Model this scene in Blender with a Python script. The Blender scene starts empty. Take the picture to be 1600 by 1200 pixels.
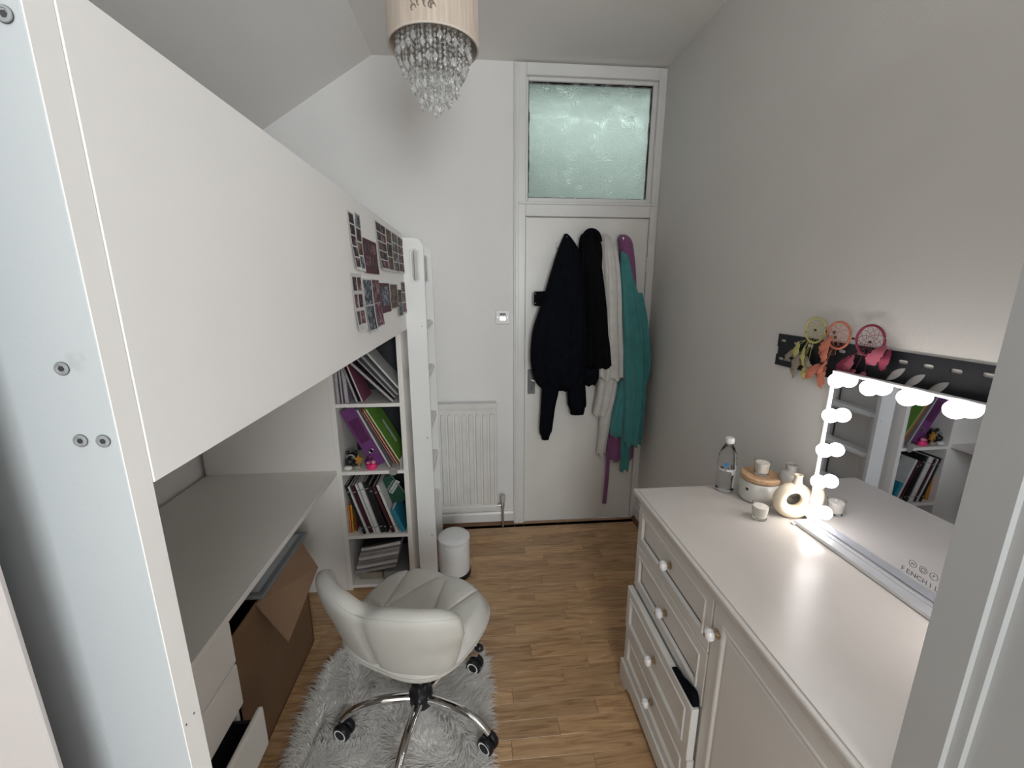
import bpy, bmesh, math, random
import numpy as np
from mathutils import Vector, Matrix, noise
R = math.radians; PI = math.pi
random.seed(7)
sc = bpy.context.scene
C = sc.collection

# ------------------------------------------------------------------ camera
cam_d = bpy.data.cameras.new('camera'); cam = bpy.data.objects.new('camera', cam_d); C.objects.link(cam)
cam_d.sensor_fit = 'HORIZONTAL'; cam_d.sensor_width = 36.0; cam_d.lens = 36.0 * 653.7 / 1600.0
cam_d.clip_start = 0.01
cam.location = (0, 0, 1.579)
cam.rotation_euler = (R(90 - 12.936), 0, R(-4.961))
sc.camera = cam

# ------------------------------------------------------------------ world, daylight, exposure
w = bpy.data.worlds.new('world'); sc.world = w; w.use_nodes = True
w.node_tree.nodes['Background'].inputs[0].default_value = (0.75, 0.85, 1.0, 1)
w.node_tree.nodes['Background'].inputs[1].default_value = 0.3
def area(name, loc, rot, sx, sy, power, col):
    d = bpy.data.lights.new(name, 'AREA'); d.shape = 'RECTANGLE'; d.size = sx; d.size_y = sy
    d.energy = power; d.color = col
    o = bpy.data.objects.new(name, d); C.objects.link(o); o.location = loc; o.rotation_euler = rot
    return o
area('window_daylight', (0.55, -1.82, 1.75), (R(90), 0, 0), 1.0, 1.4, 60, (0.93, 0.98, 1.0))   # daylight at the window behind the camera
area('hall_lamp', (0.95, 3.35, 2.74), (0, 0, 0), 1.4, 0.8, 8, (1.0, 1.0, 1.0))                  # the hall beyond the fanlight
sc.view_settings.view_transform = 'Standard'; sc.view_settings.look = 'None'
sc.view_settings.exposure = 0.16; sc.view_settings.gamma = 1.0
sc.view_settings.use_curve_mapping = False

# ------------------------------------------------------------------ materials
MATS = {}
def mat(name, col, rough=0.5, metal=0.0, var=0.06, scale=8.0, bump=0.0, bscale=60.0, trans=0.0, ior=1.45,
        emit=0.0, coat=0.0, spec=0.5, rnd=0.0, sheen=0.0, stretch=None, col2=None):
    m = bpy.data.materials.new(name); m.use_nodes = True; nt = m.node_tree; N = nt.nodes; L = nt.links
    b = N['Principled BSDF']
    b.inputs['Roughness'].default_value = rough; b.inputs['Metallic'].default_value = metal
    b.inputs['IOR'].default_value = ior; b.inputs['Transmission Weight'].default_value = trans
    b.inputs['Coat Weight'].default_value = coat; b.inputs['Specular IOR Level'].default_value = spec
    b.inputs['Sheen Weight'].default_value = sheen
    tc = N.new('ShaderNodeTexCoord'); mp = N.new('ShaderNodeMapping'); L.new(tc.outputs['Object'], mp.inputs[0])
    if stretch: mp.inputs['Scale'].default_value = stretch
    nz = N.new('ShaderNodeTexNoise'); nz.inputs['Scale'].default_value = scale; nz.inputs['Detail'].default_value = 4
    L.new(mp.outputs[0], nz.inputs['Vector'])
    rp = N.new('ShaderNodeValToRGB'); rp.color_ramp.elements[0].position = 0.3; rp.color_ramp.elements[1].position = 0.7
    c2 = col2 or tuple(min(1, c * (1 + var)) for c in col); c1 = tuple(c * (1 - var) for c in col) if not col2 else col
    rp.color_ramp.elements[0].color = (*c1, 1); rp.color_ramp.elements[1].color = (*c2, 1)
    L.new(nz.outputs['Fac'], rp.inputs[0]); out = rp.outputs[0]
    if rnd:
        oi = N.new('ShaderNodeObjectInfo'); hs = N.new('ShaderNodeHueSaturation'); mr = N.new('ShaderNodeMapRange')
        mr.inputs['To Min'].default_value = 1 - rnd; mr.inputs['To Max'].default_value = 1 + rnd
        L.new(oi.outputs['Random'], mr.inputs['Value']); L.new(mr.outputs[0], hs.inputs['Value']); L.new(out, hs.inputs['Color']); out = hs.outputs[0]
    L.new(out, b.inputs['Base Color'])
    if emit:
        L.new(out, b.inputs['Emission Color']); b.inputs['Emission Strength'].default_value = emit
    if bump:
        n2 = N.new('ShaderNodeTexNoise'); n2.inputs['Scale'].default_value = bscale; n2.inputs['Detail'].default_value = 3
        L.new(mp.outputs[0], n2.inputs['Vector'])
        bp = N.new('ShaderNodeBump'); bp.inputs['Strength'].default_value = bump; bp.inputs['Distance'].default_value = 0.004
        L.new(n2.outputs['Fac'], bp.inputs['Height']); L.new(bp.outputs[0], b.inputs['Normal'])
    MATS[name] = m
    return m
def wood_mat(name, c1, c2, c3, rnd=0.12, rough=0.35, sc_=(2.5, 30, 30), coat=0.15):
    m = bpy.data.materials.new(name); m.use_nodes = True; nt = m.node_tree; N = nt.nodes; L = nt.links
    b = N['Principled BSDF']; b.inputs['Roughness'].default_value = rough; b.inputs['Coat Weight'].default_value = coat
    tc = N.new('ShaderNodeTexCoord'); mp = N.new('ShaderNodeMapping'); mp.inputs['Scale'].default_value = sc_
    oi = N.new('ShaderNodeObjectInfo'); ad = N.new('ShaderNodeVectorMath'); ad.operation = 'ADD'
    cm = N.new('ShaderNodeCombineXYZ'); ml = N.new('ShaderNodeMath'); ml.operation = 'MULTIPLY'; ml.inputs[1].default_value = 40
    L.new(oi.outputs['Random'], ml.inputs[0]); L.new(ml.outputs[0], cm.inputs[0]); L.new(ml.outputs[0], cm.inputs[1])
    geo = N.new('ShaderNodeNewGeometry')
    L.new(geo.outputs['Position'], mp.inputs[0]); L.new(mp.outputs[0], ad.inputs[0]); L.new(cm.outputs[0], ad.inputs[1])
    nz = N.new('ShaderNodeTexNoise'); nz.inputs['Scale'].default_value = 1.6; nz.inputs['Detail'].default_value = 6; nz.inputs['Distortion'].default_value = 1.2
    L.new(ad.outputs[0], nz.inputs['Vector'])
    rp = N.new('ShaderNodeValToRGB'); e = rp.color_ramp.elements
    e[0].position = 0.28; e[0].color = (*c1, 1); e[1].position = 0.72; e[1].color = (*c3, 1)
    q = e.new(0.5); q.color = (*c2, 1)
    L.new(nz.outputs['Fac'], rp.inputs[0])
    hs = N.new('ShaderNodeHueSaturation'); mr = N.new('ShaderNodeMapRange'); mr.inputs['To Min'].default_value = 1 - rnd; mr.inputs['To Max'].default_value = 1 + rnd
    L.new(oi.outputs['Random'], mr.inputs['Value']); L.new(mr.outputs[0], hs.inputs['Value']); L.new(rp.outputs[0], hs.inputs['Color'])
    L.new(hs.outputs[0], b.inputs['Base Color'])
    bp = N.new('ShaderNodeBump'); bp.inputs['Strength'].default_value = 0.08; bp.inputs['Distance'].default_value = 0.002
    L.new(nz.outputs['Fac'], bp.inputs['Height']); L.new(bp.outputs[0], b.inputs['Normal'])
    MATS[name] = m
def print_mat(name, cols, scale=28):
    m = bpy.data.materials.new(name); m.use_nodes = True; nt = m.node_tree; N = nt.nodes; L = nt.links
    b = N['Principled BSDF']; b.inputs['Roughness'].default_value = 0.6; b.inputs['Specular IOR Level'].default_value = 0.15
    geo = N.new('ShaderNodeNewGeometry'); vo = N.new('ShaderNodeTexNoise'); vo.inputs['Scale'].default_value = scale
    vo.inputs['Detail'].default_value = 3; vo.inputs['Roughness'].default_value = 0.7
    L.new(geo.outputs['Position'], vo.inputs['Vector'])
    rp = N.new('ShaderNodeValToRGB'); rp.color_ramp.interpolation = 'LINEAR'; e = rp.color_ramp.elements
    for i, c in enumerate(cols):
        p = 0.32 + 0.36 * i / (len(cols) - 1)
        if i < 2: e[i].position = p; e[i].color = (*c, 1)
        else: q = e.new(p); q.color = (*c, 1)
    L.new(vo.outputs['Fac'], rp.inputs[0]); L.new(rp.outputs[0], b.inputs['Base Color']); MATS[name] = m

mat('wall_paint', (0.86, 0.845, 0.83), 0.75, var=0.02, scale=3, bump=0.10, bscale=120)
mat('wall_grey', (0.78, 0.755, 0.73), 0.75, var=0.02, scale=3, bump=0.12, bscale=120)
mat('ceiling_paint', (0.87, 0.85, 0.825), 0.85, var=0.02, scale=2, bump=0.06, bscale=80)
mat('gloss_white', (0.80, 0.795, 0.78), 0.3, var=0.03, scale=5, bump=0.05, bscale=40)
mat('door_white', (0.82, 0.805, 0.77), 0.32, var=0.04, scale=4, bump=0.05, bscale=25)
mat('bed_white', (0.85, 0.825, 0.80), 0.42, var=0.012, scale=4, bump=0.03, bscale=300)
mat('bed_edge', (0.85, 0.825, 0.80), 0.45, var=0.012, scale=4)
mat('desk_white', (0.80, 0.765, 0.72), 0.4, var=0.012, scale=4)
mat('ladder_white', (0.82, 0.815, 0.80), 0.35, var=0.015, scale=6)
mat('radiator_white', (0.76, 0.745, 0.715), 0.3, var=0.05, scale=9)
mat('dresser_white', (0.74, 0.72, 0.69), 0.35, var=0.02, scale=6)
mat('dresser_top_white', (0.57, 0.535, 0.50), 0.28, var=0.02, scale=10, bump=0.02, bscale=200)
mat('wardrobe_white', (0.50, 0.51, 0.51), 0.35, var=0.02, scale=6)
mat('leather_white', (0.58, 0.565, 0.52), 0.4, var=0.03, scale=10, bump=0.10, bscale=400)
mat('seam_white', (0.52, 0.49, 0.45), 0.55, var=0.03)
mat('chrome', (0.82, 0.82, 0.83), 0.07, metal=1.0, var=0.01)
mat('steel', (0.55, 0.56, 0.57), 0.3, metal=1.0, var=0.05, scale=30)
mat('bolt_grey', (0.42, 0.43, 0.44), 0.4, metal=0.5, var=0.1, scale=200)
mat('silver_tray', (0.72, 0.73, 0.76), 0.38, metal=0.6, var=0.02)
mat('screw_dark', (0.08, 0.08, 0.085), 0.4, metal=0.5)
mat('black_plastic', (0.012, 0.012, 0.014), 0.35, var=0.1)
mat('grey_plastic', (0.5, 0.5, 0.5), 0.4)
mat('rail_black', (0.022, 0.024, 0.03), 0.45, metal=0.2, var=0.1, bump=0.04)
mat('mirror', (0.70, 0.72, 0.77), 0.015, metal=1.0, var=0.0)
mat('frame_white', (0.88, 0.88, 0.9), 0.3, var=0.01)
mat('bulb', (1.0, 0.95, 0.91), 0.3, var=0.0, emit=17.0)
mat('card_maroon', (0.085, 0.025, 0.038), 0.6, spec=0.2)
mat('plate_grey', (0.16, 0.165, 0.165), 0.45, metal=0.4, var=0.1)
mat('print_grey', (0.18, 0.18, 0.19), 0.5)
mat('fur_base', (0.72, 0.70, 0.66), 0.9, var=0.1)
mat('fur', (0.84, 0.81, 0.77), 0.75, var=0.12, scale=14, sheen=0.3)
mat('cardboard', (0.22, 0.125, 0.068), 0.8, var=0.08, scale=6, bump=0.05, bscale=90)
mat('cardboard_in', (0.27, 0.165, 0.10), 0.85, var=0.08, scale=6)
mat('board_grey', (0.20, 0.21, 0.215), 0.5, var=0.05)
mat('board_pale', (0.5, 0.53, 0.56), 0.35, var=0.04)
mat('brown_bead', (0.17, 0.075, 0.035), 0.45, var=0.15, scale=20)
mat('floor_gap', (0.05, 0.03, 0.018), 0.8)
mat('cloth_black', (0.005, 0.006, 0.009), 0.95, spec=0.08, var=0.2, scale=30, bump=0.2, bscale=220)
mat('cloth_black_shiny', (0.005, 0.005, 0.0065), 0.8, spec=0.08, var=0.2, scale=30, bump=0.1, bscale=60)
mat('cloth_rib', (0.005, 0.005, 0.007), 0.95, spec=0.08, var=0.3, scale=90)
mat('cloth_cream', (0.66, 0.64, 0.61), 0.95, var=0.06, scale=20, bump=0.35, bscale=260, sheen=0.2)
mat('cloth_teal', (0.06, 0.265, 0.265), 0.95, var=0.10, scale=14, bump=0.35, bscale=260, sheen=0.2)
mat('cloth_purple', (0.24, 0.085, 0.20), 0.95, var=0.10, scale=14, bump=0.35, bscale=260, sheen=0.2)
mat('shade_silk', (0.60, 0.50, 0.415), 0.7, var=0.14, scale=12, stretch=(9, 9, 0.6), sheen=0.2)
mat('shade_in', (0.50, 0.41, 0.34), 0.8, var=0.05)
mat('shade_rim', (0.70, 0.62, 0.54), 0.6)
mat('shade_mark', (0.26, 0.215, 0.17), 0.8, var=0.1)
mat('crystal', (0.95, 0.95, 0.94), 0.03, trans=0.78, ior=1.5, var=0.0)
mat('clear_glass', (0.98, 0.985, 0.985), 0.01, trans=1.0, ior=1.15, var=0.0)
mat('bottle_plastic', (0.97, 0.98, 0.99), 0.04, trans=1.0, ior=1.18, var=0.0, bump=0.25, bscale=60)
mat('cap_white', (0.82, 0.82, 0.82), 0.4)
mat('label_white', (0.62, 0.65, 0.67), 0.4)
mat('label_blue', (0.05, 0.20, 0.50), 0.4)
mat('label_dark', (0.03, 0.03, 0.04), 0.4)
mat('wax', (0.80, 0.755, 0.69), 0.5, var=0.03)
mat('jar_frost', (0.66, 0.655, 0.62), 0.28, var=0.02, coat=0.3)
wood_mat('lid_wood', (0.44, 0.26, 0.14), (0.56, 0.36, 0.21), (0.62, 0.43, 0.27), rnd=0, rough=0.5, sc_=(60, 8, 60), coat=0)
mat('ceramic_cream', (0.72, 0.62, 0.48), 0.75, var=0.04, scale=20, bump=0.15, bscale=300)
mat('ceramic_grey', (0.42, 0.41, 0.39), 0.22, var=0.03)
wood_mat('floor_oak', (0.28, 0.150, 0.066), (0.50, 0.30, 0.150), (0.62, 0.40, 0.22), rnd=0.16, sc_=(3.2, 34, 30))
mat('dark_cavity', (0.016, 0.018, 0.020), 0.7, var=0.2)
mat('paper', (0.62, 0.60, 0.58), 0.8, var=0.05)
mat('paper_grey', (0.33, 0.32, 0.33), 0.7, var=0.06, scale=14)
for n, c in dict(cov_black=(0.012, 0.012, 0.014), cov_white=(0.56, 0.55, 0.54), cov_darkred=(0.055, 0.012, 0.018), cov_green=(0.012, 0.06, 0.035),
                 cov_teal=(0.02, 0.19, 0.27), cov_orange=(0.55, 0.17, 0.04), cov_amber=(0.55, 0.28, 0.04), cov_red=(0.27, 0.045, 0.05),
                 cov_purple=(0.135, 0.035, 0.15), cov_lime=(0.16, 0.33, 0.06), cov_grey=(0.26, 0.26, 0.26), cov_lilac=(0.34, 0.26, 0.35),
                 cov_plum=(0.085, 0.015, 0.07), cov_mauve=(0.27, 0.09, 0.14), pink=(0.75, 0.03, 0.17), pink_pale=(0.72, 0.22, 0.30),
                 gold=(0.40, 0.20, 0.035), stone=(0.68, 0.66, 0.62), sand=(0.30, 0.26, 0.20), tag_grey=(0.30, 0.29, 0.27),
                 yellow=(0.56, 0.52, 0.20), salmon=(0.60, 0.20, 0.13), crimson=(0.27, 0.035, 0.075), rose=(0.42, 0.10, 0.15), bead=(0.05, 0.03, 0.025)).items():
    mat(n, c, 0.45, var=0.08, scale=25)
for n in ('yellow', 'salmon', 'crimson', 'rose'): MATS[n].node_tree.nodes['Principled BSDF'].inputs['Roughness'].default_value = 0.8
print_mat('photo_dark', [(0.01, 0.009, 0.012), (0.035, 0.02, 0.025), (0.08, 0.05, 0.05), (0.26, 0.22, 0.22)], 60)
print_mat('photo_warm', [(0.02, 0.012, 0.01), (0.08, 0.045, 0.035), (0.16, 0.11, 0.08), (0.36, 0.31, 0.25)], 60)
print_mat('photo_rose', [(0.03, 0.01, 0.015), (0.10, 0.035, 0.05), (0.20, 0.10, 0.12), (0.40, 0.31, 0.32)], 60)
print_mat('photo_blue', [(0.01, 0.012, 0.015), (0.04, 0.05, 0.06), (0.18, 0.20, 0.23), (0.5, 0.52, 0.54)], 60)
print_mat('floral', [(0.01, 0.01, 0.012), (0.012, 0.012, 0.014), (0.03, 0.02, 0.03), (0.42, 0.22, 0.28)], 150)
# wall smudges on a painted board
def smudge(mname, base, scale, lo, hi):
    m = MATS[mname]; N = m.node_tree.nodes; L = m.node_tree.links; b = N['Principled BSDF']
    src = b.inputs['Base Color'].links[0].from_socket
    geo = N.new('ShaderNodeNewGeometry'); nz = N.new('ShaderNodeTexNoise'); nz.inputs['Scale'].default_value = scale; nz.inputs['Detail'].default_value = 5
    L.new(geo.outputs['Position'], nz.inputs['Vector'])
    rp = N.new('ShaderNodeValToRGB'); rp.color_ramp.elements[0].position = lo; rp.color_ramp.elements[0].color = (1, 1, 1, 1)
    rp.color_ramp.elements[1].position = hi; rp.color_ramp.elements[1].color = (*base, 1)
    L.new(nz.outputs['Fac'], rp.inputs[0])
    mx = N.new('ShaderNodeMix'); mx.data_type = 'RGBA'; mx.blend_type = 'MULTIPLY'; mx.inputs[0].default_value = 1
    L.new(src, mx.inputs[6]); L.new(rp.outputs[0], mx.inputs[7]); L.new(mx.outputs[2], b.inputs['Base Color'])
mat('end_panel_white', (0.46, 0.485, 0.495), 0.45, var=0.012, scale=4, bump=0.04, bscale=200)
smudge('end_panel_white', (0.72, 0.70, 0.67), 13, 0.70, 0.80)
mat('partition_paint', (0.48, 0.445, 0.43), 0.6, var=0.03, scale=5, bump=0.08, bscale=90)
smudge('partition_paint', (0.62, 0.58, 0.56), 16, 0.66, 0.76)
# textured obscured glass
m = mat('obscure_glass', (0.66, 0.84, 0.78), 0.5, trans=0.88, ior=1.35, var=0.02)
N = m.node_tree.nodes; L = m.node_tree.links
tc = N.new('ShaderNodeTexCoord'); nz = N.new('ShaderNodeTexNoise'); nz.inputs['Scale'].default_value = 9; nz.inputs['Detail'].default_value = 5; nz.inputs['Distortion'].default_value = 2.5
vo = N.new('ShaderNodeTexVoronoi'); vo.inputs['Scale'].default_value = 22; vo.feature = 'SMOOTH_F1'
L.new(tc.outputs['Object'], nz.inputs['Vector']); L.new(nz.outputs['Color'], vo.inputs['Vector'])
bp = N.new('ShaderNodeBump'); bp.inputs['Strength'].default_value = 0.9; bp.inputs['Distance'].default_value = 0.03
ad = N.new('ShaderNodeMath'); L.new(nz.outputs['Fac'], ad.inputs[0]); L.new(vo.outputs['Distance'], ad.inputs[1])
L.new(ad.outputs[0], bp.inputs['Height']); L.new(bp.outputs[0], N['Principled BSDF'].inputs['Normal'])
# translucent feathers
# ------------------------------------------------------------------ mesh helpers
def BM(): return bmesh.new()
def box(bm, x0, x1, y0, y1, z0, z1, bev=0.0, seg=1, M=None):
    vs = [bm.verts.new((x, y, z)) for x in (x0, x1) for y in (y0, y1) for z in (z0, z1)]
    F = [(0, 1, 3, 2), (4, 6, 7, 5), (0, 4, 5, 1), (2, 3, 7, 6), (0, 2, 6, 4), (1, 5, 7, 3)]
    fs = [bm.faces.new([vs[i] for i in f]) for f in F]
    if bev > 0:
        es = list({e for f in fs for e in f.edges})
        r = bmesh.ops.bevel(bm, geom=es, offset=bev, segments=seg, affect='EDGES', profile=0.5)
        vs = list({v for f in r['faces'] for v in f.verts} | {v for v in vs if v.is_valid})
    if M is not None:
        for v in vs: v.co = M @ v.co
    return vs
def prism(bm, pts, y0, y1, axis='y', M=None):
    """extrude a polygon; pts are (a,b): axis y -> (x,z), axis x -> (y,z), axis z -> (x,y)"""
    def P(a, b, c): return {'y': (a, c, b), 'x': (c, a, b), 'z': (a, b, c)}[axis]
    A = [bm.verts.new(P(a, b, y0)) for a, b in pts]; B = [bm.verts.new(P(a, b, y1)) for a, b in pts]
    n = len(pts); bm.faces.new(A); bm.faces.new(B[::-1])
    for i in range(n): bm.faces.new((A[i], B[i], B[(i + 1) % n], A[(i + 1) % n]))
    if M is not None:
        for v in A + B: v.co = M @ v.co
    return A + B
def lathe(bm, prof, c=(0, 0, 0), n=32, cap0=True, cap1=True, sx=1.0, sy=1.0, M=None):
    rings = []; allv = []
    for r, z in prof:
        ring = [bm.verts.new((c[0] + sx * r * math.cos(2 * PI * k / n), c[1] + sy * r * math.sin(2 * PI * k / n), c[2] + z)) for k in range(n)]
        rings.append(ring); allv += ring
    for a, b in zip(rings, rings[1:]):
        for k in range(n): bm.faces.new((a[k], a[(k + 1) % n], b[(k + 1) % n], b[k]))
    if cap0: bm.faces.new(rings[0][::-1])
    if cap1: bm.faces.new(rings[-1])
    if M is not None:
        for v in allv: v.co = M @ v.co
    return allv
def tube(bm, pts, r, n=8, closed=False, flat=1.0):
    pts = [Vector(p) for p in pts]; rings = []
    rr = r if isinstance(r, (list, tuple)) else [r] * len(pts)
    up = Vector((0, 0, 1)); m_ = len(pts)
    for i, p in enumerate(pts):
        if closed: t = pts[(i + 1) % m_] - pts[i - 1]
        else: t = pts[min(i + 1, m_ - 1)] - pts[max(i - 1, 0)]
        t.normalize()
        a = t.cross(up) if abs(t.dot(up)) < 0.95 else t.cross(Vector((0, 1, 0)))
        a.normalize(); b = a.cross(t)
        rings.append([bm.verts.new(p + rr[i] * (math.cos(2 * PI * k / n) * a + flat * math.sin(2 * PI * k / n) * b)) for k in range(n)])
    prs = list(zip(rings, rings[1:])) + ([(rings[-1], rings[0])] if closed else [])
    for A, B in prs:
        for k in range(n): bm.faces.new((A[k], A[(k + 1) % n], B[(k + 1) % n], B[k]))
    if not closed: bm.faces.new(rings[0][::-1]); bm.faces.new(rings[-1])
def sphere(bm, c, r, u=20, v=12, s=(1, 1, 1)):
    bmesh.ops.create_uvsphere(bm, u_segments=u, v_segments=v, radius=r,
        matrix=Matrix.Translation(c) @ Matrix.Diagonal((*s, 1)))
def finish(bm, name, m, smooth=False, angle=35):
    bmesh.ops.recalc_face_normals(bm, faces=bm.faces)
    me = bpy.data.meshes.new(name); bm.to_mesh(me); bm.free()
    if m: me.materials.append(MATS[m])
    if smooth:
        me.polygons.foreach_set('use_smooth', [True] * len(me.polygons))
        try: me.set_sharp_from_angle(angle=R(angle))
        except Exception: pass
    return me
ROOTM = {}
def tag(o, label=None, cat=None, group=None, kind=None):
    if label: o['label'] = label
    if cat: o['category'] = cat
    if group: o['group'] = group
    if kind: o['kind'] = kind
    return o
def thing(name, label, cat, loc=(0, 0, 0), rotz=0.0, group=None):
    o = bpy.data.objects.new(name, None); C.objects.link(o); o.empty_display_size = 0.05
    o.location = loc; o.rotation_euler = (0, 0, rotz)
    ROOTM[o.name] = Matrix.Translation(loc) @ Matrix.Rotation(rotz, 4, 'Z')
    return tag(o, label, cat, group)
def part(name, bm, m, parent, smooth=False, local=False, angle=35, label=None, kind=None):
    """mesh given in world coordinates (or the thing's own if local) as a child"""
    me = finish(bm, name, m, smooth, angle)
    o = bpy.data.objects.new(name, me); C.objects.link(o); o.parent = parent
    Mr = ROOTM[parent.name]
    if not local: me.transform(Mr.inverted())
    ROOTM[o.name] = Mr
    if label: o['label'] = label
    if kind: o['kind'] = kind
    return o
def single(name, bm, m, label=None, cat=None, group=None, kind=None, smooth=False, angle=35):
    """one-mesh thing, origin at its base"""
    me = finish(bm, name, m, smooth, angle)
    co = np.empty(len(me.vertices) * 3); me.vertices.foreach_get('co', co); co = co.reshape(-1, 3)
    lo, hi = co.min(0), co.max(0); org = Vector(((lo[0] + hi[0]) / 2, (lo[1] + hi[1]) / 2, lo[2]))
    me.transform(Matrix.Translation(-org))
    o = bpy.data.objects.new(name, me); C.objects.link(o); o.location = org
    ROOTM[o.name] = Matrix.Translation(org)
    return tag(o, label, cat, group, kind)
def struct(name, bm, m, smooth=False): return single(name, bm, m, kind='structure', smooth=smooth)
def text_bm(body, size, depth=0.0004):
    cu = bpy.data.curves.new('t', 'FONT'); cu.body = body; cu.size = size; cu.extrude = depth
    cu.align_x = 'CENTER'; cu.align_y = 'CENTER'; cu.resolution_u = 3
    o = bpy.data.objects.new('t', cu); C.objects.link(o)
    dg = bpy.context.evaluated_depsgraph_get(); me = bpy.data.meshes.new_from_object(o.evaluated_get(dg))
    bm = BM(); bm.from_mesh(me); bpy.data.objects.remove(o); bpy.data.meshes.remove(me); return bm
def interp(keys, n):
    """smooth interpolation of tuples"""
    k = np.array(keys, float); t = np.linspace(0, len(k) - 1, n); out = []
    for s in t:
        i = min(int(s), len(k) - 2); f = s - i; p0 = k[max(i - 1, 0)]; p1 = k[i]; p2 = k[i + 1]; p3 = k[min(i + 2, len(k) - 1)]
        out.append(0.5 * (2 * p1 + (p2 - p0) * f + (2 * p0 - 5 * p1 + 4 * p2 - p3) * f * f + (3 * p1 - p0 - 3 * p2 + p3) * f ** 3))
    return out

XL, XR, YB, YR, ZC = -1.341, 1.10, 2.60, -1.7, 2.78
# ------------------------------------------------------------------ setting
b = BM(); box(b, XL, XR, YR, YB, -0.06, -0.0095); fl = struct('floor', b, 'floor_gap')
b = BM(); box(b, XL, XR, YR, 0.84, -0.012, -0.0005); part('near_boards', b, 'floor_oak', fl)
wd = 0.0665; y = 0.84; row = 0; PL = {}
def plank_mesh(l):
    if l not in PL:
        bb = BM(); box(bb, -l / 2 + 0.0004, l / 2 - 0.0004, -wd / 2 + 0.0004, wd / 2 - 0.0004, -0.010, 0.0, bev=0.0007)
        PL[l] = finish(bb, 'plank', 'floor_oak')
    return PL[l]
while y < YB - 0.01:
    x = XL - random.choice((0, .1, .2, .3))
    while x < XR - 0.02:
        l = random.choice((0.30, 0.36, 0.42, 0.48)); a, e = x, x + l
        a = max(a, XL); e = min(e, XR); x += l
        l2 = round(e - a, 2)
        if l2 < 0.04: continue
        o = bpy.data.objects.new('plank', plank_mesh(l2)); C.objects.link(o); o.parent = fl
        fx = ROOTM[fl.name].translation
        o.location = Vector(((a + e) / 2, y + wd / 2 if y + wd < YB else YB - wd / 2, 0)) - fx
    y += wd; row += 1
# ceiling: flat part and the slope on the left
b = BM(); box(b, -0.52, XR + 0.1, YR, YB + 0.1, ZC, ZC + 0.08); struct('ceiling', b, 'ceiling_paint')
b = BM(); prism(b, [(-0.52, ZC), (-0.52, ZC + 0.08), (XL - 0.1, 2.284), (XL - 0.1, 2.204)], YR, YB + 0.1); struct('ceiling_slope', b, 'ceiling_paint')
b = BM(); box(b, XL - 0.1, XL, YR, YB, -0.06, 2.36); struct('wall_left', b, 'wall_paint')
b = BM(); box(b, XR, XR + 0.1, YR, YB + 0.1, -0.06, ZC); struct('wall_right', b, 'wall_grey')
b = BM(); box(b, XL, 0.237, YB, YB + 0.1, -0.06, ZC + 0.02); box(b, 0.237, XR, YB, YB + 0.1, 2.772, ZC + 0.02); struct('wall_back', b, 'wall_paint')
b = BM()
box(b, XL - 0.1, 0.05, YR - 0.1, YR, 0, ZC); box(b, 1.05, XR + 0.1, YR - 0.1, YR, 0, ZC)
box(b, 0.05, 1.05, YR - 0.1, YR, 0, 1.05); box(b, 0.05, 1.05, YR - 0.1, YR, 2.45, ZC); struct('wall_rear', b, 'wall_paint')
b = BM()
for x0, x1, z0, z1 in ((0.05, 0.09, 1.05, 2.45), (1.01, 1.05, 1.05, 2.45), (0.09, 1.01, 1.05, 1.09), (0.09, 1.01, 2.41, 2.45), (0.09, 1.01, 1.98, 2.01)):
    box(b, x0, x1, YR - 0.06, YR - 0.01, z0, z1, bev=0.004)
struct('window_2', b, 'gloss_white')
# thin partition board beside the camera on the left
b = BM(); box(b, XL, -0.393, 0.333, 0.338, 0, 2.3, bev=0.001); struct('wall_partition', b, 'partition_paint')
# hall behind the fanlight
b = BM(); box(b, -0.6, 2.0, 3.9, 4.0, 0, ZC); box(b, -0.7, -0.6, 2.7, 4.0, 0, ZC); box(b, 2.0, 2.1, 2.7, 4.0, 0, ZC)
box(b, 1.1, 2.1, 2.7, 2.72, 0, ZC); box(b, -0.7, 0.2, 2.7, 2.72, 0, ZC)
struct('wall_hall', b, 'wall_paint')
b = BM(); box(b, -0.7, 2.1, 2.7, 4.0, -0.06, -0.01); struct('floor_hall', b, 'floor_oak')
b = BM(); box(b, -0.7, 2.1, 2.62, 4.0, ZC + 0.021, ZC + 0.08); struct('ceiling_hall', b, 'ceiling_paint')
# baseboards with brown beading
b = BM(); prism(b, [(2.6, 0), (2.582, 0), (2.582, 0.075), (2.588, 0.088), (2.6, 0.09)], XL, 0.235, axis='x'); bb_ = struct('baseboard_back', b, 'gloss_white')
b = BM(); prism(b, [(2.582, 0), (2.565, 0), (2.568, 0.012), (2.576, 0.019), (2.582, 0.02)], XL, 0.235, axis='x'); struct('trim_1', b, 'brown_bead')
b = BM(); prism(b, [(1.1, 0), (1.082, 0), (1.082, 0.098), (1.088, 0.11), (1.1, 0.112)], 1.45, 2.575); struct('baseboard_right', b, 'gloss_white')
b = BM(); prism(b, [(1.082, 0), (1.062, 0), (1.066, 0.014), (1.075, 0.021), (1.082, 0.022)], 1.45, 2.575); struct('trim_2', b, 'brown_bead')
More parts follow.
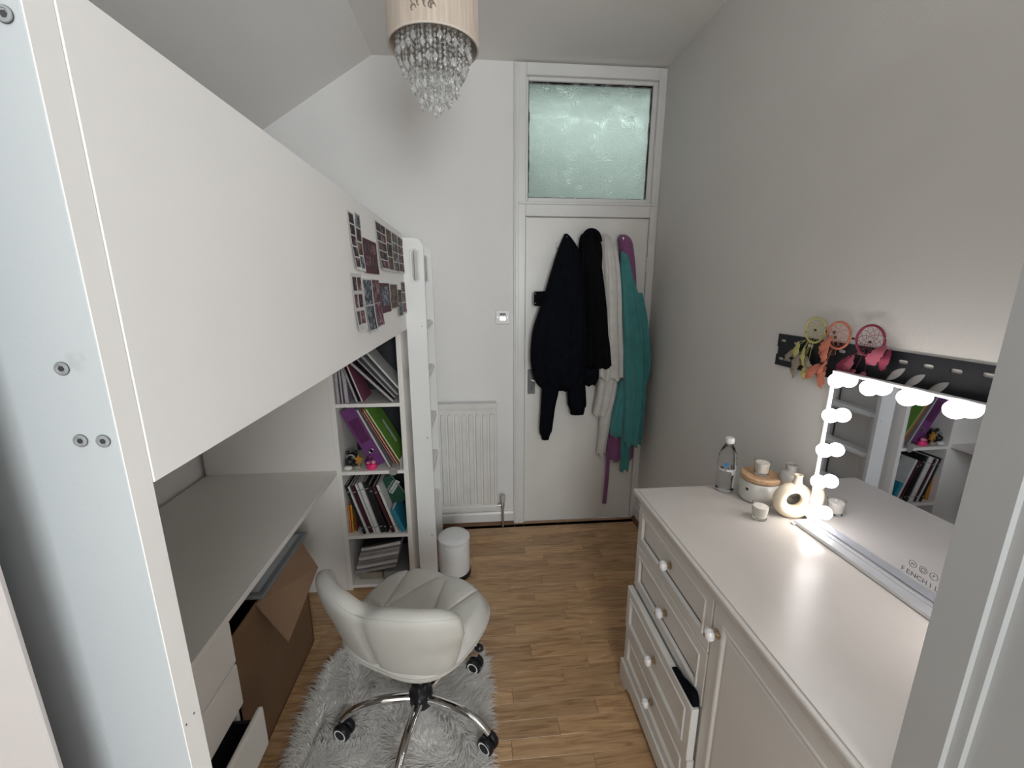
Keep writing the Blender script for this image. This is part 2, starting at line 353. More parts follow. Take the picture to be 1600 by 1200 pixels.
# door frame with fanlight
def moulded_v(bm, x0, x1, z0, z1, yf):
    box(bm, x0, x1, yf + 0.006, YB + 0.09, z0, z1, bev=0.003)
fr = None
b = BM(); moulded_v(b, 0.236, 0.304, 0, 2.772, 2.575); box(b, 0.244, 0.262, 2.574, 2.59, 0, 2.765, bev=0.004, seg=2)
box(b, 1.055, 1.0995, 2.581, 2.69, 0, 2.772, bev=0.003); fr = struct('trim_3', b, 'gloss_white')
fr['label'] = 'white gloss door frame rising to the ceiling'
b = BM(); box(b, 0.304, 1.055, 2.579, 2.69, 1.987, 2.062, bev=0.004); box(b, 0.262, 1.085, 2.571, 2.58, 2.052, 2.066, bev=0.003); part('transom_rail', b, 'gloss_white', fr)
b = BM(); box(b, 0.304, 1.055, 2.579, 2.69, 2.712, 2.772, bev=0.003); part('head_rail', b, 'gloss_white', fr)
b = BM(); box(b, 0.304, 0.316, 2.60, 2.62, 0, 1.987); box(b, 1.052, 1.056, 2.60, 2.62, 0, 1.987); part('door_stop', b, 'gloss_white', fr)
# fanlight
b = BM()
for x0, x1, z0, z1 in ((0.304, 0.318, 2.066, 2.712), (1.028, 1.055, 2.066, 2.712), (0.318, 1.028, 2.066, 2.092), (0.318, 1.028, 2.692, 2.712)):
    box(b, x0, x1, 2.598, 2.64, z0, z1, bev=0.003)
fw = struct('window_1', b, 'gloss_white')
b = BM(); box(b, 0.310, 1.04, 2.622, 2.627, 2.085, 2.70); part('pane', b, 'obscure_glass', fw)
b = BM()
random.seed(3)
for k in range(46):   # ragged paint and putty round the pane
    t = k / 45
    for e, (x, z, hx, hz) in enumerate(((0.318 + t * 0.71, 2.692, 0.018, 0.006), (0.318, 2.092 + t * 0.6, 0.006, 0.016), (1.028, 2.092 + t * 0.6, 0.005, 0.016), (0.318 + t * 0.71, 2.092, 0.018, 0.004))):
        q = random.uniform(0.4, 1.5)
        box(b, x - hx * q, x + hx * q, 2.612, 2.6235, z - hz * q, z + hz * q)
part('putty', b, 'paper_grey', fw, kind='stuff')
# the door leaf
b = BM(); box(b, 0.3065, 1.0525, 2.592, 2.632, 0.006, 1.983, bev=0.002); dr = struct('door_1', b, 'door_white')
dr['label'] = 'plain white flush door with clothes hung on it'
b = BM(); box(b, 0.325, 0.372, 2.586, 2.593, 0.915, 1.075, bev=0.002); hp = part('handle_plate', b, 'plate_grey', dr)
b = BM(); tube(b, [(0.350, 2.59, 1.012), (0.350, 2.555, 1.012), (0.352, 2.545, 1.012), (0.362, 2.541, 1.011), (0.42, 2.541, 1.008)], [0.010, 0.010, 0.010, 0.009, 0.007], 10); part('lever', b, 'chrome', hp, smooth=True)
b = BM(); box(b, 0.3455, 0.3515, 2.584, 2.587, 0.945, 0.965, bev=0.001); part('keyhole', b, 'screw_dark', hp)
for z in (1.72, 0.3):
    b = BM()
    for k in range(3): lathe(b, [(0.006, 0), (0.006, 0.026)], (1.0535, 2.584, z - 0.042 + k * 0.028), 10)
    part('hinge', b, 'gloss_white', dr, smooth=True)

# ------------------------------------------------------------------ loft bed
XF = -0.33; Y0, Y1 = 0.394, 0.422; ZT, ZB = 1.822, 1.386
bed = thing('loft_bed', 'tall white loft bed with solid side panel, desk space beneath and a ladder', 'bed', (-0.80, 1.4, 0))
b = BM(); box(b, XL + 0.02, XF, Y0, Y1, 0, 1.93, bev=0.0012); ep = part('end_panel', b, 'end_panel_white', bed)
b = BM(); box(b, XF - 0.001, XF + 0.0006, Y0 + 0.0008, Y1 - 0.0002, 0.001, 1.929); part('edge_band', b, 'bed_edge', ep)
for (x, z) in ((-0.362, 1.51), (-0.361, 1.443), (-0.342, 1.442), (-0.342, 1.776), (-0.361, 1.80)):
    b = BM(); Mx = Matrix.Translation((x, Y0 - 0.0012, z)) @ Matrix.Rotation(R(90), 4, 'X')
    lathe(b, [(0.0058, 0), (0.0055, 0.0009), (0.0040, 0.0011), (0.0036, 0.0003), (0.0024, 0.0003), (0.002, -0.0008), (0.0003, -0.0008)], (0, 0, 0.0), 18, M=Mx)
    bo = part('bolt', b, 'bolt_grey', ep, smooth=True, angle=20)
    b = BM(); lathe(b, [(0.0027, 0.0), (0.0027, 0.0005)], (0, 0, 0.0), 6, M=Mx); lathe(b, [(0.0061, -0.0002), (0.0061, 0.0003)], (0, 0, 0.0), 20, M=Mx @ Matrix.Translation((0, 0, -0.0003))); part('bolt_socket', b, 'screw_dark', ep)
for x in (0.399, 0.412):
    b = BM(); lathe(b, [(0.0012, 0), (0.0012, 0.0004)], (0, 0, 0), 8, M=Matrix.Translation((XF + 0.0006, x, 1.105)) @ Matrix.Rotation(R(90), 4, 'Y')); part('pin_hole', b, 'screw_dark', ep)
b = BM(); box(b, XF - 0.020, XF + 0.0016, Y1 + 0.0010, 2.049, ZB, ZT, bev=0.0006); part('guard_panel', b, 'bed_white', bed)
b = BM(); box(b, XF - 0.022, XF - 0.002, 2.43, 2.448, 0, ZT, bev=0.0015); box(b, XL + 0.02, XF - 0.022, 2.43, 2.448, 1.2, ZT, bev=0.0015); part('far_end_panel', b, 'bed_white', bed)
b = BM(); box(b, XL + 0.02, XL + 0.038, Y1, 2.43, ZB, ZT, bev=0.0015); part('wall_side_panel', b, 'bed_white', bed)
b = BM(); box(b, XL + 0.038, XF - 0.02, Y1, 2.43, 1.425, 1.44); part('bed_base', b, 'bed_white', bed)
def upright(yy, th=0.020):
    x0, x1, zt = XF + 0.002, -0.234, 1.803
    pts = [(x0, 0.0), (x1, 0.0), (x1, zt - 0.045)]
    for k in range(1, 9):
        a = k / 8 * PI / 2; pts.append((x1 - 0.045 + 0.045 * math.cos(a), zt - 0.045 + 0.045 * math.sin(a)))
    pts.append((x0, zt))
    hole = []
    hx, hz0, hz1, hr = -0.275, 1.625, 1.735, 0.014
    for k in range(9): hole.append((hx + hr * math.cos(k / 8 * PI), hz1 + hr * math.sin(k / 8 * PI)))
    for k in range(9): hole.append((hx - hr * math.cos(k / 8 * PI), hz0 - hr * math.sin(k / 8 * PI)))
    bm = BM()
    # outline and hole bridged by triangle fill on both faces
    for yv in (yy, yy + th):
        es = []
        for loop in (pts, hole):
            v = [bm.verts.new((a, yv, c)) for a, c in loop]
            es += [bm.edges.new((v[i], v[(i + 1) % len(v)])) for i in range(len(v))]
        bmesh.ops.triangle_fill(bm, use_beauty=True, use_dissolve=False, edges=es)
    for loop in (pts, hole):
        n = len(loop)
        A = [bm.verts.new((a, yy, c)) for a, c in loop]; B = [bm.verts.new((a, yy + th, c)) for a, c in loop]
        for i in range(n): bm.faces.new((A[i], A[(i + 1) % n], B[(i + 1) % n], B[i]))
    bmesh.ops.remove_doubles(bm, verts=bm.verts, dist=1e-5)
    u = part('ladder_upright', bm, 'ladder_white', bed)
    # raised lip round the grip hole
    bm = BM(); lip = [(hx + (a - hx) * 1.45, yy - 0.001, (c - 1.68) * 1.09 + 1.68) for a, c in hole]; tube(bm, lip, 0.0028, 6, closed=True)
    part('grip_rim', bm, 'ladder_white', u, smooth=True)
    for z in (1.399, 0.833, 0.278):
        bm = BM(); lathe(bm, [(0.004, 0), (0.004, 0.0012)], (0, 0, 0), 12, M=Matrix.Translation((-0.255, yy, z)) @ Matrix.Rotation(R(90), 4, 'X')); part('bolt', bm, 'steel', u)
    return u
upright(2.05); upright(2.43)
for z in (1.404, 1.15, 0.868, 0.621, 0.36):
    b = BM(); prism(b, [(-0.322, z - 0.03), (-0.322, z), (-0.25, z), (-0.242, z - 0.006), (-0.240, z - 0.022), (-0.247, z - 0.03)], 2.07, 2.43); part('rung', b, 'ladder_white', bed)
b = BM(); box(b, XL + 0.02, -0.7045, 2.0055, 2.024, 0, ZB, bev=0.001); part('partition_panel', b, 'desk_white', bed)

# desk top and drawer unit
b = BM(); box(b, XL + 0.025, -0.702, Y1 + 0.001, 2.005, 0.670, 0.691, bev=0.0012); single('desk_top', b, 'desk_white', 'long white desk top fitted under the loft bed', 'desk')
du = thing('drawer_unit', 'white drawer unit under the near end of the desk, third drawer ajar', 'drawers', (-0.95, 0.72, 0))
b = BM()
box(b, XL + 0.03, -0.722, Y1 + 0.004, Y1 + 0.02, 0, 0.669); box(b, XL + 0.03, -0.722, 1.045, 1.06, 0, 0.669); box(b, XL + 0.03, XL + 0.045, Y1 + 0.02, 1.045, 0, 0.669)
box(b, XL + 0.045, -0.73, Y1 + 0.02, 1.045, 0.65, 0.668); box(b, XL + 0.045, -0.73, Y1 + 0.02, 1.045, 0.0, 0.03); part('carcass', b, 'desk_white', du)
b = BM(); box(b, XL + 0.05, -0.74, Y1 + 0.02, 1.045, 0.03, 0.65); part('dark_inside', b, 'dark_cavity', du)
for i, (z0, z1, dx) in enumerate(((0.529, 0.667, 0), (0.381, 0.524, 0), (0.222, 0.366, 0.052), (0.065, 0.217, 0.0))):
    b = BM(); box(b, -0.721 + dx, -0.704 + dx, Y1 + 0.004, 1.063, z0, z1, bev=0.007, seg=3)
    d = part('drawer_front', b, 'desk_white', du)
    if dx:
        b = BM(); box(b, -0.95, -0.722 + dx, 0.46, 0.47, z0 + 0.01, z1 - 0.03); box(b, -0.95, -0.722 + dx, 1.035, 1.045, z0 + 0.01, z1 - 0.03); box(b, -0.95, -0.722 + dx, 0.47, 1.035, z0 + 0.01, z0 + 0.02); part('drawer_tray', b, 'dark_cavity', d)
# cardboard box and framed board
cb = thing('cardboard_box', 'brown cardboard box with an open flap under the desk', 'box', (-0.98, 1.40, 0))
b = BM()
bx0, bx1, by0, by1, bz = -1.20, -0.765, 1.13, 1.68, 0.53
box(b, bx0, bx1, by0, by0 + 0.005, 0.001, bz); box(b, bx0, bx1, by1 - 0.005, by1, 0.001, bz); box(b, bx0, bx0 + 0.005, by0, by1, 0.001, bz); box(b, bx1 - 0.005, bx1, by0, by1, 0.001, bz); box(b, bx0, bx1, by0, by1, 0.001, 0.006)
part('box_body', b, 'cardboard', cb)
b = BM()
def quadslab(bm, P, t):
    P = [Vector(p) for p in P]; n = (P[1] - P[0]).cross(P[3] - P[0]).normalized() * t
    A = [bm.verts.new(p) for p in P]; B = [bm.verts.new(p + n) for p in P]
    bm.faces.new(A); bm.faces.new(B[::-1])
    for i in range(4): bm.faces.new((A[i], B[i], B[(i + 1) % 4], A[(i + 1) % 4]))
quadslab(b, [(-0.762, 1.29, 0.532), (-0.762, 1.66, 0.532), (-0.675, 1.60, 0.44), (-0.69, 1.325, 0.34)], 0.005); part('flap', b, 'cardboard_in', cb)
b = BM(); quadslab(b, [(-0.77, 1.13, 0.53), (-1.20, 1.13, 0.53), (-1.18, 1.09, 0.42), (-0.785, 1.095, 0.40)], 0.005); part('flap', b, 'cardboard', cb)
fb = thing('framed_board', 'pale board with dark grey frame lying on the cardboard box', 'board', (-0.95, 1.5, 0.539))
b = BM()
for q in ((-1.16, -0.742, 1.30, 1.322), (-1.16, -0.742, 1.668, 1.69), (-1.16, -1.138, 1.322, 1.668), (-0.764, -0.742, 1.322, 1.668)): box(b, *q, 0.539, 0.555, bev=0.002)
part('frame', b, 'board_grey', fb)
b = BM(); box(b, -1.138, -0.764, 1.322, 1.668, 0.541, 0.550); part('face', b, 'board_pale', fb)

# ------------------------------------------------------------------ bookcase
SX0, SX1, SY0, SY1 = -0.704, -0.352, 2.0035, 2.42
bc = thing('bookcase', 'narrow white open bookcase beneath the far end of the loft bed', 'bookcase', (-0.53, 2.226, 0))
b = BM(); box(b, SX0, SX0 + 0.024, SY0, SY1, 0, 1.384, bev=0.001); part('side_panel', b, 'desk_white', bc)
b = BM(); box(b, SX1 - 0.024, SX1, SY0, 2.20, 0, 1.384, bev=0.001); part('side_panel', b, 'desk_white', bc)
b = BM(); box(b, SX1 - 0.024, SX1, 2.20, SY1, 0, 1.384, bev=0.001); part('side_panel', b, 'desk_white', bc)
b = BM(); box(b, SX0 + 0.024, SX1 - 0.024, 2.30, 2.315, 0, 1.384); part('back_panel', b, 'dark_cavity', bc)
SH = [0.03, 0.3229, 0.6812, 1.0331]
for z in SH:
    b = BM(); box(b, SX0 + 0.024, SX1 - 0.024, SY0 + 0.001, 2.30, z - 0.018, z, bev=0.001); part('shelf', b, 'desk_white', bc)

def slab(name, bot, top, th, d, cover, label, cat, pages='paper', group=None, yo=0.0, kind='book', shelf=None, marks=None):
    """a leaning book; bot/top are the (x,z) of the spine's left edge on the bookcase front"""
    bx, bz_ = bot; tx, tz = top; h = math.hypot(tx - bx, tz - bz_); a = math.atan2(tx - bx, tz - bz_)   # lean about y
    if shelf is not None:   # the right lower corner touches the shelf when leaning left
        low = -th * math.sin(-a) if a < 0 else 0
        bz_ = shelf + 0.0006 + (th * math.sin(-a) if a > 0 else 0)
        if a < 0: bz_ = shelf + 0.0006
    Mx = Matrix.Translation((bx, SY0 + 0.012 + yo, bz_)) @ Matrix.Rotation(a, 4, 'Y')
    t = thing(name, label, cat, (bx, SY0 + 0.012 + yo, bz_), 0, group)
    if kind == 'book':
        b = BM(); box(b, 0, 0.0015, 0, d, 0, h, M=Mx); box(b, th - 0.0015, th, 0, d, 0, h, M=Mx); box(b, 0.0015, th - 0.0015, 0, 0.0015, 0, h, M=Mx); part('cover', b, cover, t)
        b = BM(); box(b, 0.0015, th - 0.0015, 0.0016, d - 0.004, 0.003, h - 0.003, M=Mx); part('pages', b, pages, t)
        for m_, z0, z1 in (marks or []):
            b = BM(); box(b, 0.001, th - 0.001, -0.0006, 0.0, h * z0, h * z1, M=Mx); part('spine_band', b, m_, t)
    elif kind == 'note':
        b = BM(); box(b, 0, 0.0012, 0, d, 0, h, M=Mx); box(b, th - 0.0012, th, 0, d, 0, h, M=Mx); part('cover', b, cover, t)
        b = BM(); box(b, 0.0014, th - 0.0014, 0.004, d - 0.002, 0.001, h - 0.001, M=Mx); part('pages', b, pages, t)
        b = BM(); n = int(h / 0.0085)
        for k in range(n):
            zc = 0.006 + k * 0.0085
            tube(b, [Mx @ Vector((th / 2 + (th / 2 + 0.002) * math.cos(q / 8 * 2 * PI), 0.003 + 0.008 * math.sin(q / 8 * 2 * PI), zc)) for q in range(8)], 0.0011, 4, closed=True)
        part('spiral_binding', b, 'steel', t, smooth=True)
    elif kind == 'folder':
        b = BM(); box(b, 0, 0.0012, 0, d, 0, h, M=Mx); box(b, th - 0.0012, th, 0, d, 0, h * 0.985, M=Mx); part('cover', b, cover, t)
        b = BM(); box(b, 0.0013, th - 0.0013, 0.003, d - 0.006, 0.002, h - 0.010, M=Mx); part('sheets', b, pages, t)
    return t, Mx, h
NB = 'notebooks and folders on the top shelf'
S = SH[3]
slab('spiral_notebook', (-0.6752, S), (-0.6773, 1.2833), 0.016, 0.16, 'cov_lilac', 'lilac spiral notebook standing against the left side of the top shelf', 'notebook', group=NB, kind='note', shelf=S)
slab('spiral_notebook', (-0.654, S), (-0.6593, 1.2833), 0.012, 0.16, 'cov_plum', 'plum spiral notebook, second from left on the top shelf', 'notebook', group=NB, kind='note', shelf=S)
slab('spiral_notebook', (-0.6381, S), (-0.6477, 1.2939), 0.020, 0.16, 'cov_lilac', 'thick lilac spiral notebook, third from left on the top shelf', 'notebook', group=NB, kind='note', shelf=S, yo=0.004)
slab('spiral_notebook', (-0.5851, S), (-0.6424, 1.225), 0.013, 0.17, 'cov_black', 'black spiral notebook leaning left beside the lilac ones', 'notebook', group=NB, kind='note', shelf=S)
slab('folder', (-0.5607, S), (-0.6243, 1.2303), 0.009, 0.17, 'cov_mauve', 'mauve pink folder leaning behind the black spiral notebook', 'folder', group=NB, kind='folder', shelf=S, yo=0.01)
slab('spiral_notebook', (-0.4155, S), (-0.6169, 1.243), 0.015, 0.15, 'floral', 'black floral notebook leaning steeply on the top shelf', 'notebook', group=NB, kind='note', shelf=S, yo=0.002)
slab('spiral_notebook', (-0.4028, S + 0.018), (-0.5957, 1.2748), 0.008, 0.16, 'cov_grey', 'grey spiral notebook leaning on the floral notebook', 'notebook', group=NB, kind='note', yo=0.012)
slab('folder', (-0.3911, S + 0.03), (-0.5735, 1.2864), 0.011, 0.17, 'cov_grey', 'wide grey folder leaning on the top shelf under the white one', 'folder', group=NB, kind='folder', yo=0.016, pages='paper_grey')
slab('folder', (-0.3837, S + 0.06), (-0.5353, 1.2864), 0.009, 0.16, 'cov_white', 'white folder lying uppermost of the leaning pile on the top shelf', 'folder', group=NB, kind='folder', yo=0.022)
bag = BM()
pts = interp([(1.04, 0.06, 0.03), (1.14, 0.08, 0.05), (1.24, 0.09, 0.05), (1.33, 0.07, 0.04), (1.36, 0.03, 0.02)], 16)
lathe(bag, [(max(0.004, p[1]), p[0]) for p in pts], (-0.4664, 2.238, 0), 24, sx=0.98, sy=0.6)
bgx = thing('fabric_bag', 'dark grey fabric bag at the back of the top shelf', 'bag', (-0.4664, 2.2578, 1.04)); part('bag_body', bag, 'dark_cavity', bgx, smooth=True)
b = BM(); tube(b, interp([(-0.53, 2.2154, 1.22), (-0.4876, 2.1995, 1.245), (-0.4346, 2.1995, 1.252), (-0.3975, 2.2154, 1.25)], 14), 0.003, 6); part('cord', b, 'black_plastic', bgx, smooth=True)
# binder shelf
S = SH[2]
t, Mx, h = slab('lever_arch_binder', (-0.5364, S), (-0.6760, 0.982), 0.074, 0.20, 'cov_purple', 'wide purple lever arch binder leaning left on the middle shelf', 'binder', shelf=S, yo=0.03)
b = BM(); tube(b, [Mx @ Vector((0.037 + 0.0115 * math.cos(k / 12 * 2 * PI), -0.001, 0.085 + 0.0115 * math.sin(k / 12 * 2 * PI))) for k in range(12)], 0.002, 6, closed=True); part('finger_ring', b, 'steel', t, smooth=True)
b = BM(); lathe(b, [(0.0105, 0), (0.0105, 0.001)], (0, 0, 0), 20, M=Mx @ Matrix.Translation((0.037, 0.0, 0.085)) @ Matrix.Rotation(R(90), 4, 'X')); part('finger_hole', b, 'black_plastic', t)
b = BM(); box(b, 0.012, 0.062, -0.0008, 0, 0.14, 0.27, M=Mx); part('spine_label', b, 'cov_plum', t)
slab('folder', (-0.4537, S), (-0.5968, 0.9971), 0.010, 0.19, 'cov_grey', 'grey document folder leaning on the purple binder', 'folder', shelf=S, kind='folder', yo=0.02)
slab('folder', (-0.424, S + 0.012), (-0.5735, 0.9865), 0.005, 0.20, 'cov_red', 'thin red folder between the grey and orange folders', 'folder', kind='folder', yo=0.028)
slab('folder', (-0.4134, S + 0.018), (-0.565, 0.9971), 0.006, 0.20, 'cov_orange', 'orange folder leaning under the green one', 'folder', kind='folder', yo=0.022)
t, Mx, h = slab('folder', (-0.3996, S + 0.028), (-0.5533, 1.0024), 0.008, 0.20, 'cov_lime', 'bright green folder with a pale label leaning on the middle shelf', 'folder', kind='folder', yo=0.018)
b = BM(); box(b, 0.0082, 0.0088, 0.10, 0.125, 0.08, 0.22, M=Mx); part('label_strip', b, 'label_white', t)
sp = thing('stacked_cards', 'small white cards standing at the right of the middle shelf', 'cards', (-0.388, 2.0246, S))
for k in range(3):
    b = BM(); box(b, -0.3943 + k * 0.004, -0.3922 + k * 0.004, 2.014 + 0.004 * k, 2.0882, S + 0.0005, S + 0.055 + 0.004 * k); part('card', b, 'cov_white', sp)
# trinkets
pl = thing('plush_toy', 'small black plush toy on the middle shelf', 'toy', (-0.6413, 2.0458, S))
b = BM(); sphere(b, (-0.6392, 2.0617, S + 0.052), 0.030, s=(1, 0.9, 1.0)); sphere(b, (-0.6487, 2.0405, S + 0.040), 0.022); part('body', b, 'black_plastic', pl, smooth=True)
for dx in (-0.022, 0.018):
    b = BM(); sphere(b, (-0.6392 + dx, 2.0617, S + 0.082), 0.010, 12, 8); part('ear', b, 'black_plastic', pl, smooth=True)
b = BM(); sphere(b, (-0.6402, 2.0628, S + 0.015), 0.019, s=(1, 1, 0.8)); part('foot', b, 'black_plastic', pl, smooth=True)
b = BM(); tube(b, [(-0.6392 + 0.02 * math.cos(a), 2.0511 - 0.018, S + 0.060 + 0.02 * math.sin(a)) for a in np.linspace(0.3, 2.9, 9)], 0.004, 6); part('collar', b, 'cov_grey', pl, smooth=True)
b = BM(); pts = []
for k in range(10):
    r = 0.028 if k % 2 == 0 else 0.012; a = PI / 2 + k * PI / 5; pts.append((-0.6 + r * math.cos(a), S + 0.055 + r * math.sin(a)))
prism(b, pts, 2.0267, 2.0394); prism(b, [(-0.6031, S + 0.0005), (-0.5968, S + 0.0005), (-0.5968, S + 0.04), (-0.6031, S + 0.04)], 2.0288, 2.0373); single('star_ornament', b, 'gold', 'golden yellow star ornament beside the black plush toy', 'ornament')
b = BM(); sphere(b, (-0.654, 2.0267, S + 0.0125), 0.022, s=(1.0, 0.8, 0.55)); single('pebble', b, 'stone', 'smooth white pebble at the front of the middle shelf', 'pebble', smooth=True)
b = BM(); sphere(b, (-0.6106, 2.0331, S + 0.0105), 0.020, 10, 7, s=(1.1, 0.7, 0.5))
for v in b.verts: v.co += Vector((0, 0, 0)) + 0.002 * Vector(noise.noise_vector(v.co * 90))
single('shell', b, 'sand', 'rough sandy seashell between pebble and pink duck', 'shell')
dk = thing('rubber_duck', 'bright pink rubber duck on the middle shelf', 'toy', (-0.5406, 2.0246, S))
b = BM(); lathe(b, [(0.020, 0.0005), (0.026, 0.005), (0.027, 0.018), (0.024, 0.026), (0.012, 0.030)], (-0.5385, 2.0331, S), 24, sy=0.75); part('body', b, 'pink', dk, smooth=True)
b = BM(); sphere(b, (-0.5279, 2.0267, S + 0.039), 0.011); part('head', b, 'pink_pale', dk, smooth=True)
b = BM(); sphere(b, (-0.5565, 2.0331, S + 0.034), 0.008, s=(1.3, 1, 0.7)); part('tail', b, 'pink_pale', dk, smooth=True)
b = BM(); sphere(b, (-0.5501, 2.0511, S + 0.058), 0.013, 16, 10); sphere(b, (-0.5385, 2.0564, S + 0.070), 0.010, 16, 10); sphere(b, (-0.5512, 2.0564, S + 0.03), 0.026, 16, 10); single('dark_figurine', b, 'cov_plum', 'dark shiny figurine behind the pink duck', 'figurine', smooth=True)
b = BM(); lathe(b, [(0.020, 0), (0.021, 0.001), (0.020, 0.002)], (0, 0, 0), 24, M=Matrix.Translation((-0.4272, 2.0018, 0.6769)) @ Matrix.Rotation(R(90), 4, 'X')); single('round_tag', b, 'tag_grey', 'round grey tag hanging over the middle shelf edge', 'tag')
# revision books
S = SH[1]; RB = 'revision guides on the third shelf'
rows = [(-0.6042, -0.6775, 'cov_black', 0.012, 'black revision guide first in the leaning row', 0.5996), (-0.5883, -0.6657, 'cov_white', 0.010, 'white revision guide second in the leaning row', 0.5921),
        (-0.5735, -0.6508, 'cov_darkred', 0.017, 'dark red and black revision guide third in the leaning row', 0.5943), (-0.5512, -0.6286, 'cov_white', 0.011, 'slim white revision guide fourth in the leaning row', 0.6027),
        (-0.5364, -0.6116, 'cov_white', 0.018, 'thick white revision guide fifth in the leaning row', 0.6112), (-0.513, -0.5894, 'cov_black', 0.018, 'thick black revision guide sixth in the leaning row', 0.6133),
        (-0.4897, -0.566, 'cov_black', 0.014, 'black revision guide seventh in the leaning row', 0.5964), (-0.4580, -0.5430, 'cov_darkred', 0.015, 'dark maroon revision guide next to the last white one', 0.589),
        (-0.4378, -0.5220, 'cov_white', 0.012, 'white revision guide last in the leaning row', 0.5943)]
for xb, xt, cv, th, lab, zt in rows:
    inv = 'cov_black' if cv == 'cov_white' else 'cov_white'
    slab('revision_guide', (xb, S), (xt, zt), th, 0.19, cv, lab + ' on the third shelf', 'book', group=RB, shelf=S, marks=[(inv, 0.865, 0.875), (inv, 0.12, 0.13)], yo=random.uniform(0, 0.006))
slab('book', (-0.4081, S), (-0.4579, 0.4512), 0.022, 0.15, 'cov_teal', 'short teal book leaning at the right of the third shelf', 'book', shelf=S, yo=0.002)
for k, (c, lab) in enumerate((('cov_orange', 'orange exercise book standing far left on the third shelf'), ('cov_amber', 'amber exercise book second from left on the third shelf'))):
    slab('exercise_book', (-0.6768 + 0.012 * k, S), (-0.6768 + 0.012 * k, 0.483), 0.008, 0.14, c, lab, 'book', shelf=S, yo=0.02)
slab('exercise_book', (-0.6487, S), (-0.6487, 0.483), 0.005, 0.14, 'cov_red', 'dark red exercise book standing behind the amber one', 'book', shelf=S, yo=0.03)
# green biology book: its cover turned to the front, tilted
gb = thing('textbook', 'dark green Biology textbook tilted at the right of the third shelf', 'book', (-0.424, 2.1412, S))
Mg = Matrix.Translation((-0.462, 2.10, 0.520)) @ Matrix.Rotation(R(-33), 4, 'Y')
gx, gz = 0.047, 0.082
b = BM(); box(b, -gx, gx, 0, 0.002, -gz, gz, M=Mg); box(b, -gx, gx, 0.022, 0.024, -gz, gz, M=Mg); box(b, -gx, -gx + 0.002, 0.002, 0.022, -gz, gz, M=Mg); gc = part('cover', b, 'cov_green', gb)
b = BM(); box(b, -gx + 0.002, gx - 0.004, 0.0021, 0.0219, -gz + 0.003, gz - 0.003, M=Mg); part('pages', b, 'paper', gb)
def put_text(body, size, m_, M_, parent, name='lettering'):
    bm = text_bm(body, size)
    bm.transform(M_); return part(name, bm, m_, parent)
Tg = Matrix.Translation((-0.448, 2.0985, 0.545)) @ Matrix.Rotation(R(-57), 4, 'Y') @ Matrix.Rotation(R(90), 4, 'X')
b = BM(); box(b, -0.040, 0.040, -0.012, 0.012, -0.0006, 0.0002, M=Tg); part('title_panel', b, 'cov_white', gc)
put_text('Biology', 0.024, 'cov_green', Tg @ Matrix.Translation((0, 0, 0.001)), gc)
put_text('GCSE AQA', 0.014, 'cov_white', Tg @ Matrix.Translation((-0.002, 0.022, 0.0008)), gc)
for k, (x, lab) in enumerate(((-0.4876, 'pale grey binder tucked at the back of the third shelf'), (-0.53, 'grey workbook at the back left of the third shelf'))):
    slab('workbook', (x - 0.06, S), (x, 0.642), 0.016, 0.07, 'cov_grey', lab, 'book', shelf=S, yo=0.205, pages='paper_grey')
# paper piles on the lowest shelf
S = SH[0]; random.seed(5)
pz = S + 0.0008
b = BM(); box(b, -0.6519, -0.53, 2.0458, 2.279, pz, pz + 0.04, bev=0.002); single('box_file', b, 'sand', 'beige box file under the papers on the lowest shelf', 'box file'); 
b = BM(); box(b, -0.5194, -0.3837, 2.0246, 2.279, pz, pz + 0.055, bev=0.002); single('paper_pile', b, 'cov_grey', 'low grey block of paper on the lowest shelf right', 'papers')
for k in range(7):
    b = BM(); z0 = S + 0.057 + k * 0.026; n = 14; xa = -0.6657 + k * 0.008; xb = -0.4505 + k * 0.006
    th = 0.016 if k < 6 else 0.010; V0 = []
    for j in range(n + 1):
        t_ = j / n; x = xa + (xb - xa) * t_; zz = z0 + 0.030 * t_ ** 1.6 + 0.004 * math.sin(t_ * 3)
        V0.append([b.verts.new((x, yv, zz + dz)) for yv, dz in ((2.0193 + 0.004 * (k % 3), 0), (2.2896, 0), (2.2896, th), (2.0193 + 0.004 * (k % 3), th))])
    for A, B in zip(V0, V0[1:]):
        for q in range(4): b.faces.new((A[q], A[(q + 1) % 4], B[(q + 1) % 4], B[q]))
    b.faces.new(V0[0]); b.faces.new(V0[-1][::-1])
    if k < 3:
        for v in b.verts: pass
    nm = ['lowest', 'second', 'third', 'fourth', 'fifth', 'sixth', 'topmost'][k]
    single('magazine', b, ('paper_grey', 'paper', 'cov_grey', 'paper', 'paper_grey', 'paper', 'cov_black')[k], nm + ' of the sagging magazines piled on the lowest shelf', 'magazine', group='magazines on the lowest shelf', smooth=True, angle=50)

